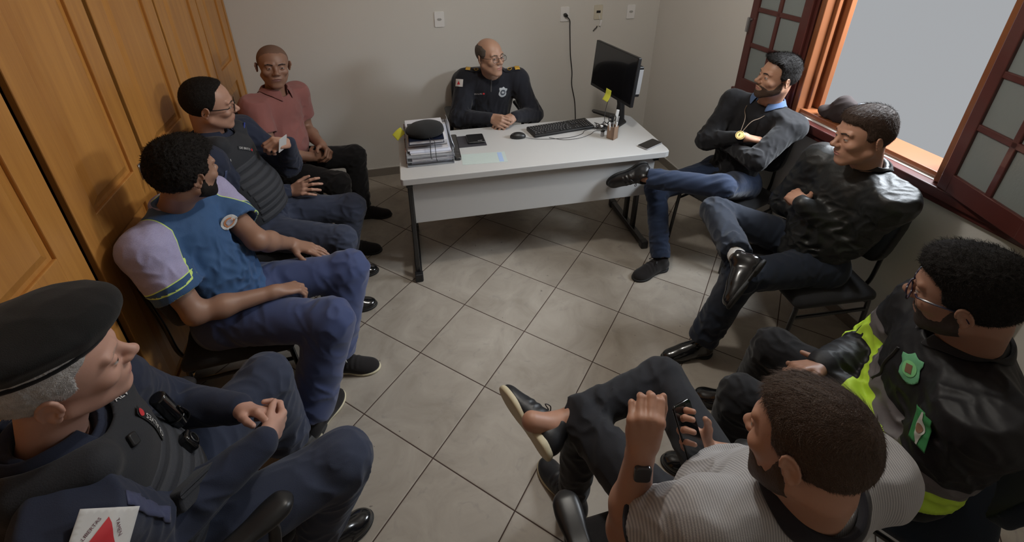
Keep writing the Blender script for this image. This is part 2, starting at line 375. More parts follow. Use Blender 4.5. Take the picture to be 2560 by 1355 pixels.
class Person:
    def __init__(s, J, label, loc, cut=None):
        s.J = {k: V3(v) for k, v in J.items()}; s.root = thing('person', label, 'person', loc, 0, 'people seated round the room'); J = s.J
        s.up = nrm(J['nb']-J['pel']); s.len = np.linalg.norm(J['nb']-J['pel'])
        L = nrm(J['shL']-J['shR']); s.Ls = nrm(L-s.up*(L@s.up)); s.Fs = np.cross(s.Ls, s.up)
        Lh = J['hipL']-J['hipR']; Lh[2] = 0; s.Lh = nrm(Lh); s.Fh = nrm(np.cross(s.Lh, V3(0, 0, 1)))
    def torso(s, f, o=0., belly=1.0, chest=1.0, k=.06, shoulders=True, dy=0.):
        J = s.J; n = s.len; Lm = nrm(s.Ls+s.Lh); Fm = nrm(np.cross(Lm, s.up))
        f.add(ell(J['pel']+s.up*.70*n-s.Fs*.005, [.150*chest+o, .100*chest+o, .165+o], s.Ls, s.Fs, s.up), k)
        f.add(ell(J['pel']+s.up*.36*n+Fm*.018*belly, [.138*belly+o, .112*belly+o, .150+o], Lm, Fm, s.up), k)
        f.add(ell(J['pel']+V3(0, 0, .025), [.155+o, .125+o, .10+o], s.Lh, s.Fh, (0, 0, 1)), k)
        f.add(ell(J['pel']+s.up*.84*n+s.Fs*.01, [.12+o, .072+o, .07+o], s.Ls, s.Fs, s.up), k)
        if shoulders:
            for x in 'LR':
                f.add(cone(J['nb']-s.up*.02, J['sh'+x]+s.up*.005, .048+o, .054+o), .04); f.add(ell(J['sh'+x]-s.up*.01, [.062+o]*3), .03)
    def sleeve(s, f, x, o=0., full=True, e=1.0, k=.03, fore=(.044, .036)):
        J = s.J; a, b, c = J['sh'+x], J['el'+x], J['wr'+x]; f.add(cone(a, b, .054*e+o, .043*e+o), k)
        if full: f.add(cone(b, c-nrm(c-b)*.005, fore[0]*e+o, fore[1]*e+o*.6), .02)
    def bare_arm(s, f, x, e=1.0, start=0.0):
        J = s.J; a, b, c = J['sh'+x], J['el'+x], J['wr'+x]; f.add(cone(a+(b-a)*start, b, .050*e, .040*e), .02)
        d = c-b; m = b+d*.32; f.add(cone(b, m, .037*e, .041*e), .03); f.add(cone(m, c, .041*e, .0265*e), .03)
    def leg(s, f, x, o=0., k=.04, end=.10, e=1.0, shin=(.058, .046)):
        J = s.J; a, b, c = J['hip'+x], J['kn'+x], J['an'+x]; f.add(ell(a-s.Fh*.02, [.098+o]*3), k)
        f.add(cone(a+s.Fh*.01, b, .083*e+o, .060*e+o), k); f.add(fcone(b, c+(b-c)*end, shin[0]*e+o, shin[1]*e+o) if end > 0 else cone(b, c, .045, .030), .025)
    def hidden_body(s):
        f = Field(); s.torso(f, -.02); J = s.J
        for x in 'LR': s.leg(f, x, -.018, end=0.0); s.sleeve(f, x, -.018, k=.04)
        return f
    def finish_body(s, head, parts, skin, mats, brow=True):
        f = Field(); head.build(f, s.J['nb'], s.neck*.93); f.add(ell(s.J['nb']-s.up*.06, [.085, .055, .07], s.Ls, s.Fs, s.up), .05); s.headf = f
        mi = head.face_mi(brow)
        vq = [f.mesh(s.hh)]+[g.mesh(s.ha) for g in parts]+[s.hidden_body().mesh(.016)]
        o, v, q = raw('body', join_parts(vq), mats, s.root, mi); s.body = o; return o
def folds(centers, base=.0012, amp=.008, f=95, seed=1, sig=.085):
    """creases that gather around joints"""
    cs = [(V3(c), a) for c, a in centers]
    def d(P):
        w = np.full(P.shape[:-1], base)
        for c, a in cs: w = w+a*amp*np.exp(-((P-c)**2).sum(-1)/(2*sig*sig))
        w = np.minimum(w, amp*1.15)
        return w*(.75*ridge(P, f, seed)+.55*noise(P, f*.45, seed+7))*1.25
    return d
# ---- hair, hats, beards
HL = dict(short=([-.12, -.07, -.03, -.012, .012, .032, .05, .070, .10], [-.050, -.055, -.045, .02, .002, .018, .052, .072, .078]),
          high=([-.12, -.07, -.03, -.012, .012, .035, .05, .065, .10], [-.050, -.055, -.045, .02, .002, .030, .070, .090, .096]),
          receding=([-.12, -.07, -.03, -.012, .012, .030, .045, .060, .10], [-.050, -.055, -.045, .022, .004, .055, .092, .112, .130]))
def strands(vq, h, ff, n, ln, curlr=.3, wd=.0009, lift=.45, seed=1, zlim=None):
    """many short tapering hairs rooted on the hair surface"""
    v, q = vq; rs = np.random.RandomState(seed); fi = rs.randint(0, len(q), n); w = rs.dirichlet([1, 1, 1, 1], n)[:, :, None]; P = (v[q[fi]]*w).sum(1)
    a = v[q[fi, 2]]-v[q[fi, 0]]; b = v[q[fi, 3]]-v[q[fi, 1]]; N = np.cross(a, b); N /= np.linalg.norm(N, axis=1)[:, None]+1e-9
    x, y, z = h.loc(P); cen = h.w(0, -.01, .03); N = np.where(((P-cen)*N).sum(1)[:, None] < 0, -N, N); out = (P-cen); keep = (zlim(x, z) if zlim else True) & ((N*out).sum(1) > .55*np.linalg.norm(out, axis=1)); P, N, z, y = P[keep], N[keep], z[keep], y[keep]; n = len(P)
    t = np.clip((z-.06)/.05, 0, 1)[:, None]; comb = (h.F*.9+h.L*.25)*t+(-h.U*.9+h.F*-.35)*(1-t)+rs.normal(size=(n, 3))*curlr; comb -= N*(comb*N).sum(1)[:, None]; comb /= np.linalg.norm(comb, axis=1)[:, None]+1e-9
    L = ln*(.5+rs.rand(n, 1))*(.45+.55*t); S = np.cross(N, comb); V = []
    for k, (u, wf, lf) in enumerate(((-.1, 1, -.0015), (.5, .8, lift*.6), (1., .12, lift*.75))):
        off = N*(lf*L if k else lf)+comb*L*u*(1 if k else 0)+S*L*curlr*.5*(rs.normal(size=(n, 1)))*(k > 1); c = P+off; V += [c-S*wd*wf/2, c+S*wd*wf/2]
    V = np.stack(V, 1).reshape(-1, 3); i = np.arange(n)[:, None]*6; return V, np.concatenate([i+np.array([0, 1, 3, 2]), i+np.array([2, 3, 5, 4])])
def hair(p, h, style, side, top, mt, seed=3, curl=.002, freq=500, res=.003, quiff=0, front=.085, st=None):
    f = Field(); xs, zs = HL[style]
    for q, k in h.skull(): f.add(q, k)
    base = Field(); base.ops = list(f.ops)
    def ff(P):
        x, y, z = h.loc(P); g = z-zh_piece(y+.25*np.abs(x)*(y > .03), xs, zs)+.003*noise(P, 260, seed+3)
        t = side+(top-side)*np.clip((z-.055)/.06, 0, 1)+quiff*np.exp(-((y-.055)/.035)**2-((z-.105)/.03)**2); t = t*np.clip(g/.018+.25, .0, 1)
        d = base(P)-t; d = d-curl*ridge(P, freq, seed)-curl*.7*noise(P, freq*.5, seed+1)
        return np.maximum(d, -g)
    lo, hi = f.bounds(); F2 = Field(); F2.ops = [('u', Prim(ff, lo-.03, hi+.03), 1e-4)]; F2.dmax = .02
    vq = F2.mesh(res); return raw('hair', join_parts([vq, strands(vq, h, ff, *st)]) if st else vq, mt, p.root, relax=0)[0]
def bald_fringe(p, h, side, mt, zt=.07, res=.003, seed=4):
    f = Field()
    for q, k in h.skull(): f.add(q, k)
    base = Field(); base.ops = list(f.ops); xs, zs = HL['short']
    def ff(P):
        x, y, z = h.loc(P); lo_ = z-zh_piece(y, xs, zs); up_ = (zt-.7*np.clip(y-.0, 0, 1)+.004*noise(P, 220, seed))-z; fr = .040-y
        g = np.minimum(np.minimum(lo_, up_), fr); t = side*np.clip(g/.02+.1, 0, 1); return np.maximum(base(P)-t-.0012*ridge(P, 600, seed), -g)
    lo, hi = f.bounds(); F2 = Field(); F2.ops = [('u', Prim(ff, lo-.02, hi+.02), 1e-4)]; F2.dmax = .02
    return raw('hair', F2.mesh(res), mt, p.root, relax=0)[0]
def beard(p, h, t, mt, zt=-.02, full=True, res=.003, seed=5, cheek=-.012):
    hf = p.headf
    def ff(P):
        x, y, z = h.loc(P); ax = np.abs(x)
        line = np.interp(y, [-.02, .010, .022, .035, .060, .085, .12], [.0, .002, -.018, -.046, -.056, -.040, -.040])+.003*noise(P, 300, 8) if full else np.full_like(y, -.04)
        g = np.minimum(line-z, y-(-.004 if full else .05)); g = np.minimum(g, z+.078+.52*np.clip(y, 0, .09))
        d = np.sqrt((x/.030)**2+((z+.059)/.0125)**2)*.0125-.0125                                # lips stay bare
        g = np.minimum(g, np.where(y > .07, d, 1)); g = np.minimum(g, .5*(z*0+.006)+np.maximum(ax-.011, -(z+.038)))
        tt = t*np.clip(g/.010, 0, 1); return np.maximum(hf(P)-tt-.0008*ridge(P, 700, seed), -g)
    lo = np.minimum(h.w(-.08, -.03, -.13), h.w(.08, .11, 0)); cs = np.array([h.w(x, y, z) for x in (-.085, .085) for y in (-.03, .12) for z in (-.13, .01)])
    F2 = Field(); F2.ops = [('u', Prim(ff, cs.min(0), cs.max(0)), 1e-4)]; F2.dmax = .01
    return raw('beard', F2.mesh(res), mt, p.root, relax=0)[0]
def glasses(p, h, mframe, mlens, w=.050, hh=.034, r=.0016, rim=True, y=.104, half_rim=False):
    g = bmesh.new(); B = lambda x, yy, z: Vector(h.w(x, yy, z)-p.rootv)
    outl = rrect(w, hh, hh*.38, 5)
    for sx in (-1, 1):
        c = (sx*.0335, y, .004); pts = [B(c[0]+u, y-.10*abs(c[0]+u)**1.0*.35+.000, c[2]+v) for u, v in outl]
        tube(g, pts, r*h.sc, 6, closed=True)
        e = sx*(.0335+w/2); tube(g, [B(e, y-.0215*1, .012), B(sx*.073, y-.028, .014), B(sx*.0805, .04, .013), B(sx*.083, .0, .012), B(sx*.081, -.015, .004), B(sx*.080, -.022, -.012)], [r*1.3]*3+[r]*3, 6)
    tube(g, [B(-.0095, y-.001, .009), B(0, y+.003, .012), B(.0095, y-.001, .009)], r, 6)
    fr = obj('glasses', g, mframe, p.root)
    for sx in (-1, 1):
        l = bmesh.new(); vs = [l.verts.new(B(sx*.0335+u*.97, y-.10*abs(sx*.0335+u*.97)*.35, .004+v*.97)) for u, v in outl]; l.faces.new(vs)
        o = obj('lens', l, mlens, fr, smooth=False); md = o.modifiers.new('thick', 'SOLIDIFY'); md.thickness = .0012
    return fr
# ---- collars, cuffs, patches
def collar(p, name, mt, rx=.070, ry=.066, hgt=.032, flare=.022, fall=.042, gap=38, c=None, tilt=0., point=.028, th=.003, par=None, up=None, F=None):
    """folded shirt collar: stands round the neck, turns over and falls, open at the front"""
    up = s_up = p.up if up is None else V3(up); F = p.Fs if F is None else V3(F); L = np.cross(up, F); c = p.J['nb']+up*.030+F*.006 if c is None else V3(c)
    up = nrm(up+F*tilt); F = nrm(F-up*(F@up)); L = nrm(np.cross(up, F)); b = bmesh.new(); N = 40; rows = []
    for i in range(N+1):
        a = math.radians(gap/2+(360-gap)*i/N); ca, sa = math.cos(a), math.sin(a); fr = max(0, (abs(i-N/2)/(N/2)-.72)/.28)
        drop = -hgt*.55*fr; d = F*ca*ry+L*sa*rx; dn = nrm(d); pf = point*fr**1.5
        row = [c+d*1.06+up*(drop-.010), c+d+up*(hgt*.6+drop), c+d*1.02+up*(hgt+drop), c+d+dn*.006+up*(hgt+drop+.002), c+d+dn*(.006+flare*.6)+up*(hgt-fall*.45+drop), c+d+dn*(.006+flare)+up*(hgt-fall+drop)+(-up*.8+F*.5)*pf]
        for j in (4, 5):
            r = p.sf.t.find_nearest(Vector(row[j])); n = V3(*r[1]); q = V3(*r[0])
            if (row[j]-q)@n < .006 or j == 5: row[j] = q+n*(.006 if j == 5 else .007)
        rows.append([b.verts.new(Vector(v-p.rootv)) for v in row])
    for r0, r1 in zip(rows[:-1], rows[1:]):
        for j in range(5): b.faces.new((r0[j], r0[j+1], r1[j+1], r1[j]))
    o = obj(name, b, mt, par or p.root); md = o.modifiers.new('thick', 'SOLIDIFY'); md.thickness = th; md.offset = 0; md2 = o.modifiers.new('s', 'SUBSURF'); md2.levels = 1; md2.render_levels = 1
    return o
def bvh(v, q): return BVHTree.FromPolygons([tuple(x) for x in v], [tuple(int(i) for i in x) for x in q])
class Surf:
    """a surface things can be sewn onto"""
    def __init__(s, v, q): s.t = bvh(v, q)
    def at(s, x, y):
        d = pray(x, y); r = s.t.ray_cast(Vector(CAM), Vector(d))
        if r[0] is None: r = s.t.find_nearest(Vector(CAM+d*2.0)); return V3(*r[0]), V3(*r[1])
        # mean normal over a small neighbourhood
        ns = [V3(*n) for _, n, _, _ in s.t.find_nearest_range(r[0], .018)]; n = nrm(np.sum(ns, 0)) if ns else V3(*r[1]); return V3(*r[0]), (n if n@(-d) > 0 else -n)
    def place(s, p, bm, c, X, Y, N, lift=.0015, reach=.12, flat=.006):
        for v in bm.verts:
            q = Vector(c+X*v.co.x+Y*v.co.y); r = s.t.ray_cast(q+Vector(N)*reach, -Vector(N), reach*2)
            base = r[0] if r[0] is not None else q
            dv = max(-flat, min(flat, (base-q).dot(Vector(N)))); base = q+Vector(N)*dv
            v.co = base+Vector(N)*(lift+v.co.z)-Vector(p.rootv)
        return bm
def frame_at(sf, x, y, ux, uy):
    """point, sideways, up, outward on the surface, `up` running along (ux, uy) in the photograph"""
    c, n = sf.at(x, y); d = RGT*ux-UPV*uy; Y = nrm(d-n*(d@n)); X = np.cross(Y, n); return c, X, Y, n
def sheet(out, th=.0012, cell=.008):
    b = bmesh.new(); vs = [b.verts.new((x, y, th)) for x, y in out]; b.faces.new(vs)
    mx = max(max(abs(x), abs(y)) for x, y in out)
    bmesh.ops.triangulate(b, faces=b.faces[:])
    for _ in range(6):
        es = [e for e in b.edges if e.calc_length() > cell]
        if not es: break
        bmesh.ops.subdivide_edges(b, edges=es, cuts=1); bmesh.ops.triangulate(b, faces=[f for f in b.faces if len(f.verts) > 3])
    return b
def patch(p, sf, name, out, fr, mt, lift=.0015, parent=None, th=.0008, cell=.008, solid=True, label=None, flat=.006):
    c, X, Y, N = fr; b = sheet(out, 0, cell); sf.place(p, b, c, X, Y, N, lift, flat=flat); o = obj(name, b, mt, parent or p.root)
    if solid: md = o.modifiers.new('thick', 'SOLIDIFY'); md.thickness = th; md.offset = -1
    if label: o['label'] = label
    return o
def text_bm(txt, size):
    cu = bpy.data.curves.new('lettering', 'FONT'); cu.body = txt; cu.size = size; cu.align_x = 'CENTER'; cu.align_y = 'CENTER'; cu.resolution_u = 2
    o = bpy.data.objects.new('lettering', cu); C.objects.link(o); bpy.context.view_layer.update(); me = o.to_mesh(); b = bmesh.new(); b.from_mesh(me); o.to_mesh_clear()
    bpy.data.objects.remove(o); bpy.data.curves.remove(cu); return b
def lettering(p, sf, txt, size, fr, mt, dx=0, dy=0, rot=0, lift=.0028, parent=None, sx=1):
    c, X, Y, N = fr; b = text_bm(txt, size); ca, sa = math.cos(rot), math.sin(rot)
    for v in b.verts: x, y = v.co.x*sx, v.co.y; v.co = (x*ca-y*sa+dx, x*sa+y*ca+dy, 0)
    sf.place(p, b, c, X, Y, N, lift); return obj('lettering', b, mt, parent or p.root, smooth=False)
# ---- shoes
def shoe(p, x, mup, msole, style='dress', Fd=None, U=None, sc=1.0, sole_t=.016, lab=None):
    J = p.J; an = J['an'+x]; to = J['to'+x]; F = nrm(to-an) if Fd is None else nrm(Fd)
    if U is None: U = V3(0, 0, 1); F = nrm(V3(F[0], F[1], 0)) if Fd is None else F
    U = nrm(V3(U)-F*(V3(U)@F)); S = np.cross(F, U); b = an-U*.082*sc if Fd is not None or an[2] > .2 else V3(an[0], an[1], 0)
    W = lambda s_, f_, u_: b+sc*(S*s_+F*f_+U*u_)
    E = lambda c, r: ell(W(*c), [r[0]*sc, r[1]*sc, r[2]*sc], S, F, U)
    toe = .062 if style == 'dress' else .055; f = Field(); tw = .040 if style == 'dress' else .047
    f.add(E((0, -.030, .040), (.036, .042, .045)), .02); f.add(E((0, .055, .040), (.042, .085, .042)), .03); f.add(E((0, .135, .022), (tw, .070, .034)), .03)
    f.add(cone(W(0, -.02, .05), W(0, -.012, .095 if style != 'boot' else .15), .036*sc, .040*sc), .02); f.add(cone(W(0, .09, .045), W(0, .0, .09), .022*sc, .026*sc), .03)
    f.cut(half(W(0, 0, .012), -U), .004); f.cut(half(W(0, .205, 0), F), .01) if style == 'dress' else None
    f.sub(cone(W(0, -.008, .085), W(0, -.008, .25), .028*sc, .030*sc), .006) if style != 'boot' else None
    if style == 'sneaker': f.disp = lambda P: .0016*np.sin(((P-b)@F)*260)*np.exp(-((((P-b)@F)/sc-.085)/.03)**2)*(((P-b)@U) > .05*sc)
    r = p.root; up = raw('shoe', f.mesh(.0035), mup, r)[0]
    g = Field(); T = sole_t
    g.add(E((0, -.028, .010), (.039, .046, .030)), .01); g.add(E((0, .135, .010), (tw+.003, .076, .030)), .02); g.add(rbox(W(0, .05, .010), (.032*sc, .09*sc, .03*sc), S, F, U, .01*sc), .02)
    g.cut(half(W(0, 0, 0), -U), .003); g.cut(half(W(0, 0, T), U), .003)
    if style == 'dress': g.cut(half(W(0, .208, 0), F), .008); g.sub(rbox(W(0, .035, -.004), (.05*sc, .028*sc, .010*sc), S, F, U, .002), .002)
    raw('sole', g.mesh(.0035), msole, up)
    if style in ('sneaker', 'boot'):
        bm = bmesh.new()
        for i in range(4 if style == 'sneaker' else 5):
            yy = .115-.021*i; zz = .052+.011*i; tube(bm, [Vector(W(-.024, yy-.004, zz-.004)-p.rootv), Vector(W(-.010, yy, zz+.009)-p.rootv), Vector(W(.010, yy, zz+.009)-p.rootv), Vector(W(.024, yy-.004, zz-.004)-p.rootv)], .0024*sc, 6)
        for sx in (-1, 1): tube(bm, smooth_path([W(0, .04, .098)-p.rootv, W(sx*.02, .05, .106)-p.rootv, W(sx*.034, .062, .092)-p.rootv, W(sx*.012, .048, .097)-p.rootv], 5), .0020*sc, 6)
        obj('laces', bm, MATS['lace_white'] if lab == 'white' else MATS['black_plastic'], up)
    return up
# ------------------------------------------------------------------ shared materials
m_white = mat('white_laminate', (.50, .50, .497), .35, bump=.05, bscale=300, dist=.0005)
m_wall = mat('painted_wall', (.66, .645, .61), .85, bump=.25, bscale=160, var=.03, vscale=2, dist=.001)
m_black = mat('black_plastic', (.012, .012, .013), .42)
m_blackmetal = mat('black_metal', (.010, .010, .011), .32, metal=.0, coat=.3)
m_gloss = mat('black_gloss', (.006, .006, .007), .12, coat=.5)
m_fabric = mat('black_fabric', (.010, .010, .012), .95, bump=.5, bscale=500, sheen=.15)
m_navyfab = mat('navy_fabric', (.006, .013, .026), .95, bump=.5, bscale=500, sheen=.1)
m_cherry = mat('dark_red_wood', (.085, .022, .018), .35, bump=.08, bscale=60, var=.3, vscale=8, coat=.3)
m_grey = mat('grey_plastic', (.30, .30, .31), .5)
m_silver = mat('brushed_metal', (.5, .5, .52), .3, metal=1.0)
m_paper = mat('white_paper', (.60, .60, .64), .8, var=.04, vscale=40)
m_yellow = mat('yellow_paper', (.72, .76, .08), .8)
m_lace = mat('lace_white', (.62, .60, .54), .9)
m_glass = mat('clear_glass', (.95, .97, 1), .05, trans=1.0)
m_plate = mat('white_wall_plate', (.80, .80, .80), .35)

def wood_mat(name, c1, c2, rough=.38, scale=1.0):
    m = bpy.data.materials.new(name); m.use_nodes = True; nt = m.node_tree; b = nt.nodes['Principled BSDF']; b.inputs['Roughness'].default_value = rough; b.inputs['Coat Weight'].default_value = .25; b.inputs['Coat Roughness'].default_value = .3
    tc = _n(nt, 'ShaderNodeTexCoord'); mp = _n(nt, 'ShaderNodeMapping'); mp.inputs['Scale'].default_value = (9*scale, 9*scale, .55*scale); nt.links.new(tc.outputs['Object'], mp.inputs[0])
    n1 = _n(nt, 'ShaderNodeTexNoise'); n1.inputs['Scale'].default_value = 2.2; n1.inputs['Detail'].default_value = 6; n1.inputs['Distortion'].default_value = .8; nt.links.new(mp.outputs[0], n1.inputs['Vector'])
    mp2 = _n(nt, 'ShaderNodeMapping'); mp2.inputs['Scale'].default_value = (120, 120, 3); nt.links.new(tc.outputs['Object'], mp2.inputs[0])
    n2 = _n(nt, 'ShaderNodeTexNoise'); n2.inputs['Scale'].default_value = 2; nt.links.new(mp2.outputs[0], n2.inputs['Vector'])
    mm = _n(nt, 'ShaderNodeMath', operation='MULTIPLY_ADD'); mm.inputs[1].default_value = .3; nt.links.new(n2.outputs['Fac'], mm.inputs[0]); nt.links.new(n1.outputs['Fac'], mm.inputs[2])
    cr = _n(nt, 'ShaderNodeValToRGB'); cr.color_ramp.elements[0].position = .42; cr.color_ramp.elements[1].position = .85; cr.color_ramp.elements[0].color = (*c1, 1); cr.color_ramp.elements[1].color = (*c2, 1)
    nt.links.new(mm.outputs[0], cr.inputs[0]); nt.links.new(cr.outputs[0], b.inputs['Base Color']); MATS[name] = m; return m
m_wood = wood_mat('varnished_cedar', (.42, .180, .040), (.56, .262, .062))
m_gapwood = mat('gap_shade_wood', (.035, .010, .006), .6)  # carcass and plinth coloured dark to carry the shade in the door gaps

def floor_mat():
    m = bpy.data.materials.new('ceramic_tiles'); m.use_nodes = True; nt = m.node_tree; b = nt.nodes['Principled BSDF']; L = nt.links.new
    tc = _n(nt, 'ShaderNodeTexCoord'); sp = _n(nt, 'ShaderNodeSeparateXYZ'); L(tc.outputs['Object'], sp.inputs[0])
    def M_(op, a, b_=None, c=None):
        n = _n(nt, 'ShaderNodeMath', operation=op)
        for i, v in enumerate((a, b_, c)):
            if v is None: continue
            if isinstance(v, (int, float)): n.inputs[i].default_value = v
            else: L(v, n.inputs[i])
        return n.outputs[0]
    k = 1/(.40*math.sqrt(2)); X, Y = sp.outputs[0], sp.outputs[1]
    u = M_('MULTIPLY', M_('SUBTRACT', X, Y), k); v = M_('MULTIPLY', M_('ADD', X, Y), k)
    fu, fv = M_('FLOOR', M_('ADD', u, .0)), M_('FLOOR', v)
    du = M_('ABSOLUTE', M_('SUBTRACT', M_('FRACT', M_('ADD', u, .5)), .5)); dv = M_('ABSOLUTE', M_('SUBTRACT', M_('FRACT', M_('ADD', v, .5)), .5))
    d = M_('MINIMUM', du, dv); g = M_('LESS_THAN', d, .0062)
    cb = _n(nt, 'ShaderNodeCombineXYZ'); L(fu, cb.inputs[0]); L(fv, cb.inputs[1]); wn = _n(nt, 'ShaderNodeTexWhiteNoise'); wn.noise_dimensions = '3D'; L(cb.outputs[0], wn.inputs['Vector'])
    ad = _n(nt, 'ShaderNodeVectorMath', operation='MULTIPLY_ADD'); ad.inputs[1].default_value = (7, 7, 7); L(wn.outputs['Color'], ad.inputs[0]); L(tc.outputs['Object'], ad.inputs[2])
    n1 = _n(nt, 'ShaderNodeTexNoise'); n1.inputs['Scale'].default_value = 4.5; n1.inputs['Detail'].default_value = 8; n1.inputs['Roughness'].default_value = .62; n1.inputs['Distortion'].default_value = .9; L(ad.outputs[0], n1.inputs['Vector'])
    cr = _n(nt, 'ShaderNodeValToRGB'); e = cr.color_ramp.elements; e[0].position = .30; e[0].color = (.27, .236, .196, 1); e[1].position = .66; e[1].color = (.385, .345, .295, 1); L(n1.outputs['Fac'], cr.inputs[0])
    # grey veins and worn scuffs
    n2 = _n(nt, 'ShaderNodeTexNoise'); n2.inputs['Scale'].default_value = 9; n2.inputs['Detail'].default_value = 7; n2.inputs['Distortion'].default_value = 2.2; L(ad.outputs[0], n2.inputs['Vector'])
    vr = _n(nt, 'ShaderNodeMapRange'); vr.inputs[1].default_value = .60; vr.inputs[2].default_value = .72; L(n2.outputs['Fac'], vr.inputs[0])
    mx = _n(nt, 'ShaderNodeMix', data_type='RGBA'); mx.inputs[7].default_value = (.20, .185, .17, 1); L(M_('MULTIPLY', vr.outputs[0], .35), mx.inputs[0]); L(cr.outputs[0], mx.inputs[6])
    n3 = _n(nt, 'ShaderNodeTexNoise'); n3.inputs['Scale'].default_value = 26; n3.inputs['Detail'].default_value = 2; L(tc.outputs['Object'], n3.inputs['Vector'])
    v3 = _n(nt, 'ShaderNodeMapRange'); v3.inputs[1].default_value = .735; v3.inputs[2].default_value = .76; L(n3.outputs['Fac'], v3.inputs[0])
    m3 = _n(nt, 'ShaderNodeMix', data_type='RGBA'); m3.inputs[7].default_value = (.09, .08, .075, 1); L(M_('MULTIPLY', v3.outputs[0], .7), m3.inputs[0]); L(mx.outputs[2], m3.inputs[6])
    m2 = _n(nt, 'ShaderNodeMix', data_type='RGBA'); m2.inputs[7].default_value = (.055, .032, .024, 1); L(g, m2.inputs[0]); L(m3.outputs[2], m2.inputs[6]); L(m2.outputs[2], b.inputs['Base Color'])
    rr = M_('MULTIPLY_ADD', n1.outputs['Fac'], .35, .28); L(M_('MAXIMUM', rr, M_('MULTIPLY', g, .9)), b.inputs['Roughness'])
    bp = _n(nt, 'ShaderNodeBump'); bp.inputs['Strength'].default_value = .6; bp.inputs['Distance'].default_value = .002
    hh = M_('ADD', M_('MULTIPLY', n1.outputs['Fac'], .25), M_('MINIMUM', M_('MULTIPLY', d, 60), 1)); L(hh, bp.inputs['Height']); L(bp.outputs[0], b.inputs['Normal']); return m
m_floor = floor_mat()
# ------------------------------------------------------------------ the room
XW, XL, YB, YF, ZC = 2.33, -1.62, 1.424, -2.95, 2.62
def struct(name, bm, m, **k): return tag(obj(name, bm, m, smooth=False, **k), kind='structure')
struct('floor', bx((XL-.1, YF-.1, -.10), (XW+.2, YB+.1, 0)), m_floor)
struct('ceiling', bx((XL-.1, YF-.1, ZC), (XW+.2, YB+.1, ZC+.1)), mat('white_ceiling', (.75, .74, .72), .9))
struct('wall_back', bx((XL, YB, 0), (XW, YB+.1, ZC)), m_wall)
struct('wall_left', bx((XL-.1, YF, 0), (XL, YB+.1, ZC)), m_wall)
struct('wall_front', bx((XL, YF-.1, 0), (XW, YF, ZC)), m_wall)
WY0, WY1, WZ0, WZ1, WT = -1.105, -.215, .985, 2.02, .17
b = bmesh.new(); bx((XW, YF, 0), (XW+WT, WY0, ZC), b); bx((XW, WY1, 0), (XW+WT, YB+.1, ZC), b); bx((XW, WY0, 0), (XW+WT, WY1, WZ0), b); bx((XW, WY0, WZ1), (XW+WT, WY1, ZC), b)
struct('wall_right', b, m_wall)
m_base = mat('skirting_tile', (.20, .175, .15), .45, var=.12, vscale=5); m_cap = mat('skirting_grout', (.55, .53, .50), .7)
def skirting(name, lo, hi, clo, chi):
    b = bx(lo, hi); box(b, [(p+q)/2 for p, q in zip(clo, chi)], [q-p for p, q in zip(clo, chi)], mi=1); o = struct(name, b, [m_base, m_cap]); return o
skirting('baseboard_back', (-1.02, YB-.010, 0), (XW-.010, YB, .072), (-1.02, YB-.011, .072), (XW-.01, YB, .078))
skirting('baseboard_right', (XW-.010, YF, 0), (XW, YB, .072), (XW-.011, YF, .072), (XW, YB, .078))
skirting('baseboard_front', (XL, YF, 0), (XW-.012, YF+.010, .072), (XL, YF, .072), (XW-.012, YF+.011, .078))
# window: lining, two casements folded back into the room, sill board
win = tag(thing('window_1', None, None, (XW, -.66, WZ0)), kind='structure'); O = V3(XW, -.66, WZ0)
def R(lo, hi): return [a-b for a, b in zip(lo, O)], [a-b for a, b in zip(hi, O)]
def wb(bm, lo, hi): lo, hi = R(lo, hi); return bx(lo, hi, bm)
b = bmesh.new()
for y0, y1 in ((WY0, WY0+.035), (WY1-.035, WY1)): wb(b, (XW-.012, y0, WZ0), (XW+WT, y1, WZ1))
wb(b, (XW-.012, WY0, WZ1-.035), (XW+WT, WY1, WZ1)); wb(b, (XW+.02, WY0+.03, WZ0), (XW+WT+.02, WY1-.03, WZ0+.030))
for y0, y1 in ((WY1-.055, WY1-.03), (WY0+.03, WY0+.055)): wb(b, (XW+.05, y0, WZ0), (XW+.075, y1, WZ1-.03)); wb(b, (XW+.115, y0, WZ0), (XW+.14, y1, WZ1-.03))
m_lining = mat('sunlit_lining_wood', (.23, .080, .030), .3, var=.2, vscale=6, coat=.4)  # sun falling on the lining is put into its golden wood colour
tag(obj('window_frame', b, m_lining, win, smooth=False, bevel=.004), kind='structure')
b = bmesh.new(); wb(b, (XW+WT-.06, WY1-.075, WZ0+.03), (XW+WT-.025, WY1-.035, WZ1-.035)); wb(b, (XW+WT-.06, WY0+.035, WZ0+.03), (XW+WT-.025, WY0+.075, WZ1-.035))
tag(obj('shutter_track', b, m_lining, win, smooth=False, bevel=.003), kind='structure')
b = bmesh.new(); wb(b, (XW-.052, -1.56, WZ0-.052), (XW+.025, .285, WZ0-.002)); wb(b, (XW-.030, -1.54, WZ0-.085), (XW-.001, .27, WZ0-.05))
tag(obj('window_sill', b, m_cherry, win, smooth=False, bevel=.006), kind='structure')
b = bmesh.new()
for (y0, y1) in ((WY1+.005, WY1+.03), ): wb(b, (XW-.02, y0, WZ0-.02), (XW, y1, WZ1+.06))
wb(b, (XW-.02, WY0-.03, WZ0-.02), (XW, WY0-.005, WZ1+.06)); wb(b, (XW-.02, WY0-.03, WZ1+.005), (XW, WY1+.03, WZ1+.06))
tag(obj('window_trim', b, m_cherry, win, smooth=False, bevel=.004), kind='structure')
m_frost = mat('frosted_glass', (.42, .47, .46), .32, trans=.55, bump=.5, bscale=90, dist=.002)
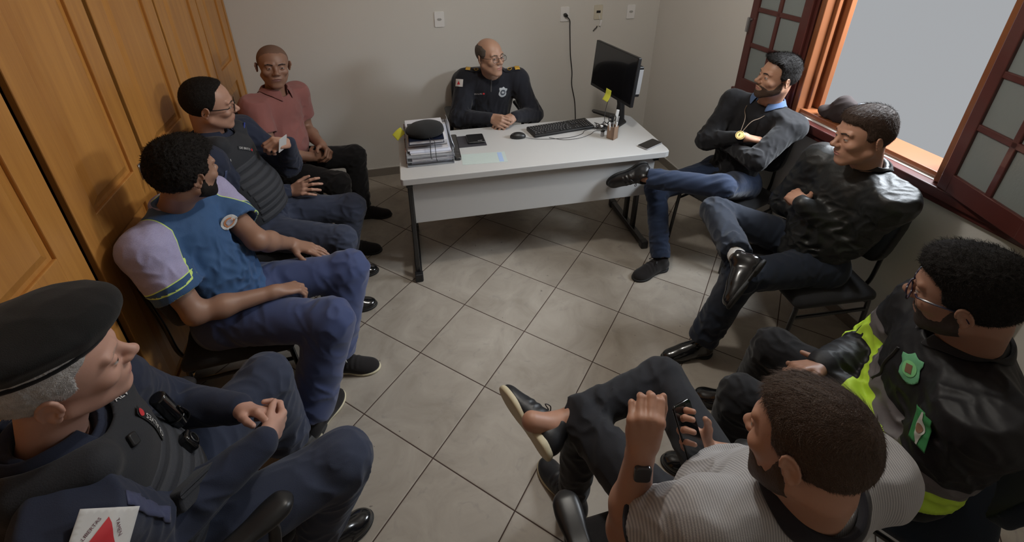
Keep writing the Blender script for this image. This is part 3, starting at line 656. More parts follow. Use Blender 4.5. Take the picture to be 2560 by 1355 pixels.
def casement(name, hinge, ang, wid, sgn):
    """a glazed leaf of 2 x 4 panes on its hinge"""
    c = thing(name, None, None, [a-b for a, b in zip((XW-.03, hinge, WZ0), O)]); c.parent = win; c['kind'] = 'structure'; c.rotation_euler = (0, 0, ang); H = WZ1-WZ0-.01; T = .032
    b = bmesh.new(); f = lambda y0, y1, z0, z1, t=T: bx((-t/2, min(sgn*y0, sgn*y1), z0), (t/2, max(sgn*y0, sgn*y1), z1), b)
    f(0, .055, 0, H); f(wid-.055, wid, 0, H); f(.05, wid-.05, 0, .085); f(.05, wid-.05, H-.06, H); f(wid/2-.014, wid/2+.014, .08, H-.05, .024)
    zs = np.linspace(.085, H-.06, 5)
    for z in zs[1:-1]: f(.05, wid-.05, z-.014, z+.014, .024)
    tag(obj('casement_frame', b, m_cherry, c, smooth=False, bevel=.004), kind='structure')
    for j in range(4):
        for (a0, a1) in ((.05, wid/2-.01), (wid/2+.01, wid-.05)):
            b = bmesh.new(); y0, y1 = sorted((sgn*a0, sgn*a1)); bx((-.002, y0, zs[j]), (.002, y1, zs[j+1]), b); tag(obj('pane', b, m_frost, c, smooth=False), kind='structure')
    b = bmesh.new(); cyl(b, (-.02, sgn*(wid-.028), H*.45), (-.045, sgn*(wid-.028), H*.45), .008, seg=10); box(b, (-.045, sgn*(wid-.028), H*.45-.03), (.012, .016, .09)); tag(obj('handle', b, m_silver, c, smooth=False, bevel=.002), kind='structure')
casement('casement_left', WY1+.02, .03, .44, 1); casement('casement_right', WY0-.01, -.30, .44, -1)
# ------------------------------------------------------------------ wardrobe
XD = -1.03; wr = thing('wardrobe', 'tall varnished orange-brown wooden wardrobe with grooved doors along the left side', 'wardrobe', (XD-.27, -.6, 0)); O2 = V3(XD-.27, -.6, 0)
def W2(bm, lo, hi): return bx([a-b_ for a, b_ in zip(lo, O2)], [a-b_ for a, b_ in zip(hi, O2)], bm)
b = bmesh.new(); W2(b, (-1.60, YF+.08, .10), (XD-.034, YB-.004, ZC-.02)); obj('carcass', b, m_gapwood, wr, smooth=False)
b = bmesh.new(); W2(b, (-1.56, YF+.1, 0), (XD-.10, YB-.02, .10)); obj('plinth', b, m_gapwood, wr, smooth=False)
b = bmesh.new(); W2(b, (XD-.034, YB-.036, .10), (XD+.004, YB-.004, ZC-.02)); obj('side_panel', b, m_wood, wr, smooth=False, bevel=.003)
edges = [1.386, .892, .318, -.258, -.818, -1.395, -1.970, -2.54]
def door_mesh(y0, y1):
    b = bmesh.new(); z0, z1 = .13, ZC-.04; st = .105; T = .022
    bx((0, y0, z0), (T, y0+st, z1), b); bx((0, y1-st, z0), (T, y1, z1), b)
    for za, zb in ((z0, z0+.12), (.985, 1.125), (z1-.12, z1)): bx((0, y0+st-.002, za), (T-.0005, y1-st+.002, zb), b)
    for za, zb in ((z0+.12, .985), (1.125, z1-.12)):
        bx((0, y0+st-.002, za-.002), (T-.012, y1-st+.002, zb+.002), b)
        g = .016; ya, yb = y0+st+g, y1-st-g; q = [(ya, za+g), (yb, za+g), (yb, zb-g), (ya, zb-g)]; q2 = [(ya+.03, za+g+.03), (yb-.03, za+g+.03), (yb-.03, zb-g-.03), (ya+.03, zb-g-.03)]
        A = [b.verts.new((T-.012, *p)) for p in q]; B = [b.verts.new((T-.001, *p)) for p in q2]
        for i in range(4): b.faces.new((A[i], A[(i+1) % 4], B[(i+1) % 4], B[i]))
        b.faces.new(B)
    return b
for i in range(len(edges)-1):
    g0, g1 = [.008, .010, .014, .019, .028, .016, .014, .010][i+1], [.006, .006, .008, .010, .012, .012, .012, .010][i]
    b = door_mesh(edges[i+1]+g0-O2[1], edges[i]-g1-O2[1]); bmesh.ops.translate(b, verts=b.verts, vec=(XD-.022-O2[0], 0, 0)); obj('door', b, m_wood, wr, smooth=False, bevel=.0035)
b = bmesh.new(); cyl(b, (XD-O2[0], -.325-O2[1], 1.12), (XD+.006-O2[0], -.325-O2[1], 1.12), .012, seg=16); box(b, (XD+.003-O2[0], -.325-O2[1], 1.10), (.004, .022, .07)); lk = obj('lock', b, m_silver, wr, bevel=.001)
kb = thing('key_ring', 'small bunch of steel keys hanging in the wardrobe door lock', 'keys', (XD+.02, -.325, 1.11))
b = bmesh.new(); cyl(b, (-.018, 0, .01), (.018, 0, .01), .0028, seg=8); tube(b, [(.022+.0*math.cos(t), .012*math.cos(t), .012*math.sin(t)+.002) for t in np.linspace(0, 6.283, 17)[:-1]], .0014, 6, closed=True); box(b, (.024, 0, .012), (.003, .022, .018)); obj('ring', b, m_silver, kb)
for k, (dy, a) in enumerate(((-.012, -.35), (.004, .05), (.014, .4))):
    b = bmesh.new(); rt = Matrix.Rotation(a, 4, 'X'); box(b, Matrix.Translation((.022+.004*k, dy*.5, -.01)).to_translation(), (.0025, .018, .018)); box(b, (.022+.004*k, dy, -.045), (.0022, .007, .055)); bmesh.ops.rotate(b, verts=b.verts, cent=(0, 0, 0), matrix=Matrix.Rotation(a, 3, 'X')); obj('key', b, m_silver, kb, smooth=False, bevel=.0008)
# ------------------------------------------------------------------ ceiling lamp
cl = thing('ceiling_lamp', 'round white glass ceiling lamp above the middle of the room', 'lamp', (.80, -.62, ZC)); b = bmesh.new(); cyl(b, (0, 0, -.025), (0, 0, 0), .13, seg=40); obj('lamp_base', b, m_white, cl)
b = bmesh.new(); tube(b, [(.135*math.cos(t), .135*math.sin(t), -.035) for t in np.linspace(0, 6.283, 41)[:-1]], .008, 8, closed=True); obj('lamp_ring', b, m_silver, cl)
# ------------------------------------------------------------------ wall sockets and cables on the back wall
def plate(x, z, label, kind, name='wall_socket', col=None):
    t = thing(name, label, 'socket', (x, YB, z), 0, 'plates on the back wall'); b = bmesh.new(); prism(b, rrect(.076, .118, .008), 0, .009, basis((1, 0, 0), (0, 0, 1), (0, -1, 0))); obj('cover_plate', b, col or m_plate, t, bevel=.002)
    b = bmesh.new()
    if kind == 'hex':
        prism(b, [(.020*math.cos(a)*1.0, .0115*math.sin(a)) for a in np.linspace(0, 6.283, 7)[:-1]], .009, .0105, basis((1, 0, 0), (0, 0, 1), (0, -1, 0))); obj('socket_face', b, mat('socket_grey', (.45, .45, .44), .5), t, smooth=False)
        b = bmesh.new()
        for dx in (-.009, 0, .009): cyl(b, (dx, -.0104, 0 if dx else -.002), (dx, -.0108, 0 if dx else -.002), .0022, seg=8)
        obj('pin_hole', b, m_black, t, smooth=False)
    elif kind == 'dark': box(b, (0, -.0095, .004), (.036, .003, .020)); obj('network_port', b, m_black, t, smooth=False, bevel=.001)
    elif kind == 'switch': prism(b, rrect(.024, .040, .004), .009, .0125, basis((1, 0, 0), (0, 0, 1), (0, -1, 0))); obj('rocker', b, m_white, t, bevel=.001)
    return t
plate(.437, 1.301, 'white wall socket left of the others, behind the seated desk officer', 'hex')
plate(1.466, 1.292, 'white wall socket with a black plug and long cable in it', 'hex')
plate(1.764, 1.295, 'cream network plate with a dark opening, between two white plates', 'dark', col=mat('cream_plastic', (.62, .58, .47), .4))
plate(2.064, 1.286, 'white wall socket nearest the window wall', 'hex')
pc = thing('power_cable', 'long black power cable hanging from the wall socket down behind the desk', 'cable', (1.47, YB, 1.29)); q = V3(1.47, YB, 1.29)
b = bmesh.new(); cyl(b, (0, -.010, -.004), (0, -.040, -.006), .017, .013, seg=16); obj('plug', b, m_black, pc)
b = bmesh.new(); tube(b, smooth_path([V3(1.47, YB-.035, 1.284)-q, V3(1.495, YB-.05, 1.25)-q, V3(1.508, YB-.03, 1.19)-q, V3(1.520, YB-.02, 1.08)-q, V3(1.532, YB-.018, .95)-q, V3(1.555, YB-.02, .80)-q, V3(1.560, YB-.022, .68)-q, V3(1.60, YB-.025, .50)-q, V3(1.62, YB-.03, .20)-q, V3(1.58, YB-.10, .012)-q, V3(1.45, YB-.40, .010)-q], 8), .0045, 8); obj('cord', b, m_black, pc)
nc = thing('network_cable', 'short white cable end dangling below the cream network plate', 'cable', (1.775, YB, 1.265)); b = bmesh.new()
tube(b, smooth_path([(-.008, -.012, .012), (-.004, -.016, -.005), (.004, -.02, -.03)], 5), .003, 6); box(b, (.010, -.02, -.055), (.016, .012, .05), Matrix.Rotation(.2, 4, 'Y')); tube(b, [(.014, -.02, -.08), (.015, -.022, -.10)], .002, 6); obj('cord', b, m_plate, nc)
cc = thing('cut_cable', 'short cut end of dark cable sticking out of the back wall above the monitor', 'cable', (1.745, YB, 1.16)); b = bmesh.new()
tube(b, smooth_path([(.020, .0, .018), (.008, -.018, .012), (-.004, -.018, .002), (-.022, -.02, -.016)], 5), .0045, 8); obj('cord', b, m_black, cc)
# ------------------------------------------------------------------ desk
DA = math.radians(-2.0); DX = V3(math.cos(DA), math.sin(DA), 0); DY = V3(-math.sin(DA), math.cos(DA), 0); D0 = V3(.002, -.028, 0); DW, DD, DZ = 1.635, .61, .74
dk = thing('office_desk', 'white rectangular office desk with black metal C-shaped legs', 'desk', D0, DA)
b = bmesh.new(); prism(b, [(0+x, y) for x, y in [(.012, 0), (DW-.035, 0), (DW-.008, .012), (DW, .045), (DW, DD-.03), (DW-.03, DD), (.012, DD), (0, DD-.012), (0, .012)]], DZ-.040, DZ); obj('desktop', b, m_white, dk, smooth=False, bevel=.004)
obj('modesty_panel', bx((.060, .045, .415), (DW-.075, .063, DZ-.04)), m_white, dk, smooth=False, bevel=.002)
for x0 in (.045, DW-.075):
    b = bmesh.new(); bx((x0-.022, .020, .008), (x0+.022, .560, .055), b); lg = obj('leg', b, m_blackmetal, dk, smooth=False, bevel=.010)
    for yy in (.21, .33):
        obj('post', bx((x0-.014, yy-.018, .05), (x0+.014, yy+.018, DZ-.07)), m_blackmetal, lg, smooth=False, bevel=.005)
    obj('post', bx((x0-.012, .035, .05), (x0+.012, .060, DZ-.07)), m_blackmetal, lg, smooth=False, bevel=.004) if x0 < .5 else None
    obj('top_rail', bx((x0-.018, .03, DZ-.072), (x0+.018, .56, DZ-.042)), m_blackmetal, lg, smooth=False, bevel=.003)
    for yy in (.028, .552): obj('foot_cap', bx((x0-.025, yy-.025, 0), (x0+.025, yy+.025, .058)), m_black, lg, smooth=False, bevel=.008)
TZ = DZ
# paper trays and documents at the left end
tr = thing('document_tray', 'clear stacked document tray full of papers at the left end of the desk', 'tray', (.195, .345, TZ), DA)
m_acr = mat('clear_acrylic', (.80, .83, .88), .12, trans=.75); m_tray = mat('brown_tray_edge', (.16, .07, .05), .4)
for k in range(3):
    z = .002+.028*k; b = bmesh.new(); bx((-.135, -.245, z), (.135, .245, z+.003), b); bx((-.135, -.245, z), (-.131, .245, z+.022), b); bx((.131, -.245, z), (.135, .245, z+.022), b); bx((-.135, .241, z), (.135, .245, z+.022), b); tt = obj('tray', b, m_acr, tr, smooth=False)
    for yy in (-.20, -.02, .16): obj('tray_clip', bx((-.140, yy, z+.002), (-.133, yy+.05, z+.026)), m_tray, tt, smooth=False)
random.seed(5)
for k in range(3):
    z = .006+.028*k
    for j in range(3):
        a = random.uniform(-.03, .03); b = bmesh.new(); box(b, (random.uniform(-.012, .012), random.uniform(-.02, .01), 0), (.235, .44-.05*j, .0066), Matrix.Rotation(a, 4, 'Z')); o = obj('paper_stack', b, m_paper if (j+k) % 3 else mat('bluish_paper', (.62, .66, .78), .8), None, smooth=False, bevel=.001)
        o.location = (.195, .345, TZ+z+.0035+.0072*j); o.rotation_euler = (0, 0, DA)
        tag(o, ['lowest', 'middle', 'top'][k]+' tray of the desk document tray, '+['lowest', 'middle', 'upper'][j]+' bundle of white papers in it', 'papers', 'papers in the document tray')
def on_desk(name, label, cat, x, y, rz=0, z=TZ, group=None): return thing(name, label, cat, (x, y, z), rz, group)
bk = on_desk('book', 'white thick file of papers lying on top of the document tray', 'papers', .185, .36, DA+.02, TZ+.088)
obj('page_block', bx((-.115, -.17, 0), (.115, .17, .030)), m_paper, bk, smooth=False, bevel=.001)
bk = on_desk('book', 'dark blue glossy book lying under the black beret on the desk', 'book', .180, .275, DA+.0, TZ+.1195)
obj('page_block', bx((-.098, -.125, .003), (.096, .125, .022)), m_paper, bk, smooth=False); b = bmesh.new(); bx((-.102, -.13, 0), (.100, .13, .003), b); bx((-.102, -.13, .022), (.100, .13, .025), b); bx((-.102, -.13, 0), (-.099, .13, .025), b); obj('cover', b, mat('navy_gloss', (.012, .016, .035), .2, coat=.4), bk, smooth=False)
fl = on_desk('plastic_folder', 'crumpled clear plastic folder leaning on the right side of the tray', 'folder', .325, .36, DA, TZ+.001); b = bmesh.new(); N = 9
gr = [[b.verts.new((.012*math.sin(i*1.3+j*.7)*.5+.010-.018*i/8*0, -.21+.44*j/8, .005+.105*i/8)) for j in range(N)] for i in range(N)]
for i in range(N-1):
    for j in range(N-1): b.faces.new((gr[i][j], gr[i][j+1], gr[i+1][j+1], gr[i+1][j]))
o = obj('sleeve', b, mat('cloudy_plastic', (.68, .72, .80), .25, trans=.25), fl); md = o.modifiers.new('t', 'SOLIDIFY'); md.thickness = .002
b = bmesh.new(); g = sheet([(-.035, -.035), (.035, -.035), (.035, .035), (-.035, .035)], 0, .012)
for v in g.verts: v.co.z = .010*math.sin((v.co.x+.035)*30)
o = obj('sticky_note', g, m_yellow); b.free(); o.location = (.030, .50, TZ+.040); o.rotation_euler = (.3, -.5, .3); md = o.modifiers.new('t', 'SOLIDIFY'); md.thickness = .001; tag(o, 'yellow sticky note poking out of the left side of the document tray', 'note')
# beret on the books
br = on_desk('beret', 'black felt beret lying on the papers at the left end of the desk', 'beret', .172, .245, .15, TZ+.145)
f = Field(); f.add(ell((.172, .245, TZ+.176), (.110, .098, .034), (1, 0, .10), (0, 1, 0), (-.10, 0, 1)), .02); f.add(ell((.195, .225, TZ+.167), (.088, .085, .028)), .03); f.cut(half((.17, .24, TZ+.146), (0, 0, -1)), .01); f.disp = lambda P: .003*noise(P, 38, 3)
raw('crown', f.mesh(.004), mat('black_felt', (.005, .0055, .0065), .95, bump=.5, bscale=700, sheen=.08), br); br.rotation_euler = (0, 0, 0)
b = bmesh.new(); tube(b, smooth_path([(.012, -.086, .022), (.020, -.125, .012), (.018, -.150, -.010), (.016, -.158, -.075), (.020, -.160, -.095)], 6), .0032, 6, flat=.5); tube(b, smooth_path([(.012, -.086, .022), (.040, -.130, .010), (.044, -.152, -.015), (.045, -.160, -.09), (.050, -.162, -.112)], 6), .0032, 6, flat=.5); obj('ribbon', b, m_black, br)
# telephone handset / remote, notebook, phone, laminated sheet
rm = on_desk('remote_control', 'slim black remote control standing between the document tray and the notebook', 'remote', .358, .290, DA-.03); b = bmesh.new(); prism(b, rrect(.040, .34, .014), 0, .020); obj('case', b, m_gloss, rm, bevel=.004)
b = bmesh.new()
for j in range(7):
    for i in range(3): cyl(b, (-.010+.010*i, -.12+.022*j, .019), (-.010+.010*i, -.12+.022*j, .0215), .0032, seg=8)
obj('button', b, mat('dark_grey_rubber', (.07, .07, .075), .6), rm)
nb_ = on_desk('notebook', 'dark grey notebook lying behind the laminated sheet on the desk', 'notebook', .462, .365, DA); obj('cover', bx((-.096, -.080, 0), (.096, .080, .006)), mat('dark_grey_card', (.045, .043, .050), .35), nb_, smooth=False, bevel=.001)
wl = on_desk('black_wallet', 'black leather wallet with a small white emblem lying on the dark notebook', 'wallet', .498, .372, DA-.02, TZ+.0065); b = bmesh.new(); prism(b, rrect(.110, .125, .010), 0, .012); obj('leather', b, mat('black_leather', (.010, .010, .011), .3, bump=.3, bscale=250), wl, bevel=.004); b = bmesh.new(); prism(b, rrect(.030, .005, .002), .012, .0126, Matrix.Translation((.025, -.045, 0))); obj('emblem', b, m_grey, wl, smooth=False)
sh = on_desk('laminated_sheet', 'pale green and blue laminated table lying at the front of the desk', 'paper', .502, .115, DA-.06); b = bmesh.new(); bx((-.133, -.068, 0), (.133, .068, .0012), b); obj('page', b, mat('pale_green_sheet', (.50, .58, .56), .3), sh, smooth=False)
b = bmesh.new(); bx((.085, -.06, .0012), (.112, .06, .0016), b); obj('blue_column', b, mat('pale_blue_ink', (.36, .48, .72), .4), sh, smooth=False); b = bmesh.new()
for k in range(4): bx((-.125+.052*k, -.06, .0012), (-.124+.052*k, .06, .0015), b)
for k in range(7): bx((-.125, -.06+.02*k, .0012), (.112, -.0594+.02*k, .0015), b)
obj('ruled_line', b, mat('pale_grey_ink', (.5, .57, .56), .5), sh, smooth=False)
ms = on_desk('computer_mouse', 'black computer mouse left of the keyboard', 'mouse', .775, .345, .35); f = Field(); f.add(ell((.775, .345, TZ+.008), (.052, .031, .030), (math.cos(-.15), math.sin(-.15), 0), (-math.sin(-.15), math.cos(-.15), 0)), .01); f.cut(half((0, 0, TZ+.001), (0, 0, -1)), .002); ms.rotation_euler = (0, 0, 0)
ob = raw('shell', f.mesh(.002), m_black, ms)[0]; b = bmesh.new(); cyl(b, (-.034, .004, .026), (-.034, -.004, .026), .007, seg=14); obj('scroll_wheel', b, mat('dark_grey_rubber', (0, 0, 0)), ob)
kb = on_desk('computer_keyboard', 'black full-size computer keyboard in front of the desk officer', 'keyboard', 1.090, .402, math.atan2(.05, .434)); b = bmesh.new(); KW, KD = .445, .142
vs = prism(b, rrect(KW, KD, .008), .002, .018); [setattr(v.co, 'z', v.co.z+.006*(v.co.y > 0)) for v in vs if v.co.z > .01]; obj('case', b, m_black, kb, bevel=.003)
m_key = mat('black_keys', (.022, .022, .024), .45); m_leg = mat('white_legend', (.45, .45, .45), .6)
b = bmesh.new(); bl = bmesh.new(); P = .0188
rows = [(0, [1]*15), (1, [1]*13+[2]), (2, [1.5]+[1]*12+[1.5]), (3, [1.8]+[1]*11+[2.2]), (4, [2.3]+[1]*10+[2.7]), (5, [1.2]*3+[6.2]+[1.2]*4)]
for rI, ws in rows:
    x = -KW/2+.010; y = KD/2-.020-rI*P-(.004 if rI else 0)
    ks = [(x+sum(ws[:i])*P, w) for i, w in enumerate(ws)]+[(-KW/2+.305+i*P, 1) for i in range(3) if rI in (0, 1, 2, 5) or (rI == 4 and i == 1)]+[(-KW/2+.366+i*P, 1) for i in range(4) if rI]
    for kx, w in ks:
        zz = .019+.004*(y/KD); vs = box(b, (kx+w*P/2, y, zz+.002), (w*P-.0030, P-.0030, .007))
        for v in vs:
            if v.co.z > zz+.003: v.co.x = kx+w*P/2+(v.co.x-kx-w*P/2)*.85; v.co.y = y+(v.co.y-y)*.85
        if w < 6: box(bl, (kx+w*P/2-.003, y+.002, zz+.0058), (.0045, .0035, .0004))
kk = obj('keys', b, m_key, kb, smooth=False); kk['kind'] = 'stuff'; obj('key_legends', bl, m_leg, kk, smooth=False)
def cable(name, label, pts, r, m=None, **k):
    b = bmesh.new(); o_ = V3(pts[0]); tube(b, smooth_path([V3(p)-o_ for p in pts], 8), r, 6); o = obj(name, b, m or m_black); o.location = o_; return tag(o, label, 'cable', **k)
cable('keyboard_cable', 'thin black keyboard cable looping on the desk in front of the keyboard', [(.80, .325, TZ+.012), (.88, .29, TZ+.003), (1.00, .262, TZ+.003), (1.12, .26, TZ+.003), (1.20, .29, TZ+.003), (1.24, .335, TZ+.003), (1.32, .35, TZ+.003), (1.40, .34, TZ+.004), (1.44, .36, TZ+.01)], .0017)
cable('mouse_cable', 'thin black mouse cable trailing along the desk edge of the keyboard', [(.97, .29, TZ+.003), (1.05, .235, TZ+.003), (1.16, .232, TZ+.003), (1.25, .27, TZ+.003), (1.30, .31, TZ+.003), (1.36, .30, TZ+.006), (1.42, .30, TZ+.012)], .0015)
cb = on_desk('cable_bundle', 'tangle of black cables tied with white clips behind the pen holder', 'cable', 1.375, .33, 0); b = bmesh.new(); rs = np.random.RandomState(4)
for k in range(6):
    pts = [(-.07+rs.rand()*.02, .02*rs.randn(), .008)]+[(.10*(j/5)-.05+.02*rs.randn(), .035*rs.randn(), .012+.020*rs.rand()) for j in range(1, 5)]+[(.075, .05+.02*rs.randn(), .03)]
    tube(b, smooth_path(pts, 6), .0028, 6)
obj('cord', b, m_black, cb); b = bmesh.new(); box(b, (-.02, .0, .025), (.016, .022, .012)); obj('clip', b, m_plate, cb, smooth=False, bevel=.002); b = bmesh.new(); box(b, (.02, .012, .022), (.012, .018, .012)); obj('clip', b, m_plate, cb, smooth=False, bevel=.002)
us = on_desk('usb_adapter', 'tiny silver and black adapter standing beside the pen holder', 'adapter', 1.315, .225, .4); obj('case', bx((-.010, -.008, 0), (.010, .008, .034)), m_grey, us, smooth=False, bevel=.002); obj('cap', bx((-.011, -.009, .034), (.011, .009, .042)), m_black, us, smooth=False, bevel=.001)
ph = on_desk('pen_holder', 'small brown square wooden pen holder near the right end of the desk', 'pen holder', 1.365, .185, .55); b = bmesh.new()
for lo, hi in (((-.026, -.026, 0), (.026, .026, .004)), ((-.026, -.026, 0), (-.022, .026, .088)), ((.022, -.026, 0), (.026, .026, .088)), ((-.026, -.026, 0), (.026, -.022, .088)), ((-.026, .022, 0), (.026, .026, .088))): bx(lo, hi, b)
obj('box', b, wood_mat('brown_card', (.16, .095, .065), (.30, .19, .12), .6, 2), ph, smooth=False, bevel=.001)
def pen(label, dx, dy, tx, ty, ln, r, m, name='pen', tip=None):
    t = on_desk(name, label, name.replace('_', ' '), 1.365+dx, .185+dy, 0, TZ+.006, 'pens in the wooden holder'); b = bmesh.new(); cyl(b, (0, 0, 0), (tx, ty, ln), r, seg=12); obj('barrel', b, m, t)
    b = bmesh.new(); cyl(b, (tx*.72, ty*.72, ln*.72), (tx*1.04, ty*1.04, ln*1.04), r*1.25, seg=12); obj('cap', b, tip or m, t)
pen('white pen with a fat cap at the front of the holder', .004, -.012, .012, -.006, .105, .0042, m_plate)
pen('black pen leaning right in the holder', .012, .005, .030, .012, .13, .0036, m_black, tip=m_grey)
pen('black marker standing at the back of the holder', -.004, .012, .006, .012, .125, .0055, m_black)
pen('white capped pen leaning left in the holder', -.012, -.004, -.020, -.006, .108, .0040, m_plate)
sc = on_desk('scissors', 'black-handled scissors standing in the wooden pen holder', 'scissors', 1.357, .192, 0, TZ+.008); b = bmesh.new(); box(b, (0, .0, .05), (.010, .002, .10)); obj('blades', b, m_silver, sc, smooth=False)
for dx in (-.013, .013): b = bmesh.new(); tube(b, [(dx+.011*math.cos(t), 0, .128+.020*math.sin(t)) for t in np.linspace(0, 6.283, 17)[:-1]], .003, 6, closed=True); obj('handle', b, m_black, sc)
st = on_desk('box_cutter', 'light grey plastic box cutter sticking up out of the pen holder', 'cutter', 1.372, .196, 0, TZ+.03); b = bmesh.new(); box(b, (.022, .02, .085), (.022, .010, .13), Matrix.Rotation(.25, 4, 'Y') @ Matrix.Rotation(-.2, 4, 'X')); obj('handle', b, mat('light_grey_plastic', (.5, .5, .49), .5), st, smooth=False, bevel=.003)
pn = on_desk('smartphone', 'black smartphone lying at the right front corner of the desk', 'phone', 1.552, .030, math.atan2(.062, .137)); b = bmesh.new(); prism(b, rrect(.158, .077, .010), 0, .0085); obj('case', b, m_grey, pn, bevel=.002); b = bmesh.new(); prism(b, rrect(.154, .073, .009), .0085, .0092); obj('screen', b, m_gloss, pn, smooth=False)
# monitor
mo = thing('monitor', 'black flat computer monitor seen at an angle on the right of the desk', 'monitor', (1.50, .455, TZ)); H_ = nrm(V3(.125, -.99, 0)); N_ = V3(H_[1], -H_[0], 0); TL = math.radians(4)
Uu = nrm(V3(0, 0, 1)*math.cos(TL)-N_*math.sin(TL)); Nn = nrm(np.cross(H_, Uu)); Nn = Nn if Nn[0] < 0 else -Nn; cM = V3(1.462, .455, TZ+.350)-V3(1.50, .455, TZ); Bm = basis(H_, Uu, np.cross(H_, Uu), cM); sg = 1 if np.cross(H_, Uu)@Nn > 0 else -1
b = bmesh.new(); prism(b, rrect(.500, .325, .006), min(0, -sg*.022), max(0, -sg*.022), Bm); obj('bezel', b, m_black, mo, smooth=False, bevel=.002)
b = bmesh.new(); prism(b, rrect(.484, .300, .002), min(sg*.0002, sg*.0014), max(sg*.0002, sg*.0014), Bm @ Matrix.Translation((0, .008, 0))); obj('screen', b, m_gloss, mo, smooth=False)
b = bmesh.new(); prism(b, rrect(.17, .20, .008), min(-sg*.022, -sg*.060), max(-sg*.022, -sg*.060), Bm @ Matrix.Translation((.155, .005, 0))); mc = obj('mini_computer', b, m_black, mo, smooth=False, bevel=.004)
b = bmesh.new(); prism(b, rrect(.006, .16, .002), min(-sg*.026, -sg*.056), max(-sg*.026, -sg*.056), Bm @ Matrix.Translation((.242, .005, 0))); obj('port_panel', b, m_grey, mc, smooth=False)
b = bmesh.new(); tube(b, [(.050, 0, .0), (.048, 0, .12), (.02, 0, .24), (cM[0]+.03, 0, .33)], [.034, .026, .024, .03], 14, flat=1.0); obj('stand_column', b, m_black, mo)
b = bmesh.new(); M5 = basis(H_, -N_, (0, 0, 1), (.0, 0, 0)); prism(b, [(-.21, -.035), (-.20, -.055), (-.17, -.06), (-.02, .005), (.10, -.07), (.125, -.06), (.13, -.04), (.075, .06), (-.01, .085), (-.06, .07)], 0, .014, M5); obj('stand_foot', b, m_black, mo, smooth=False, bevel=.004)
g = sheet([(-.032, -.05), (.032, -.05), (.032, .03), (-.032, .03)], 0, .012)
for v in g.verts: v.co.z = .020*max(0, -(v.co.y)/.05)**1.5
bmesh.ops.transform(g, matrix=Bm @ Matrix.Translation((-.010, -.150, .003*sg)) @ (Matrix.Identity(4) if sg > 0 else Matrix.Scale(-1, 4, (0, 0, 1))), verts=g.verts)
o = obj('sticky_note', g, m_yellow); o.location = (1.50, .455, TZ); md = o.modifiers.new('t', 'SOLIDIFY'); md.thickness = .0008; tag(o, 'yellow sticky note hanging from the bottom edge of the monitor', 'note')
cable('monitor_cable', 'thin black cable hanging under the monitor to the desk', [(1.478, .47, TZ+.22), (1.45, .47, TZ+.12), (1.42, .43, TZ+.05), (1.40, .37, TZ+.02)], .002)
# window sill things
pt = thing('cloth_cap', 'crumpled dark brown cloth cap lying on the sunlit window sill', 'cap', (XW+.085, -.46, WZ0+.03)); f = Field(); c0 = V3(XW+.085, -.46, WZ0+.03); f.add(ell(c0+V3(0, -.01, .06), (.060, .070, .085)), .03); f.add(ell(c0+V3(-.02, .06, .03), (.045, .06, .035)), .03); f.cut(half(c0+V3(0, 0, .001), (0, 0, -1)), .004); f.disp = lambda P: .006*ridge(P, 40, 9)
raw('crown', f.mesh(.004), mat('dark_brown_cloth', (.022, .014, .013), .9), pt)
cu = thing('plastic_cup', 'clear plastic cup standing on the sunlit window sill', 'cup', (XW+.07, -.60, WZ0+.03)); b = bmesh.new(); N = 24
prof = [(.030, 0), (.032, .002), (.040, .135), (.042, .137), (.043, .141)]; rg = [[b.verts.new((r*math.cos(6.2832*k/N), r*math.sin(6.2832*k/N), z)) for k in range(N)] for r, z in prof]
for a, c in zip(rg[:-1], rg[1:]):
    for k in range(N): b.faces.new((a[k], a[(k+1) % N], c[(k+1) % N], c[k]))
b.faces.new(rg[0][::-1]); o = obj('wall', b, mat('clear_plastic', (.75, .82, .95), .1, trans=.85), cu); md = o.modifiers.new('t', 'SOLIDIFY'); md.thickness = .0012
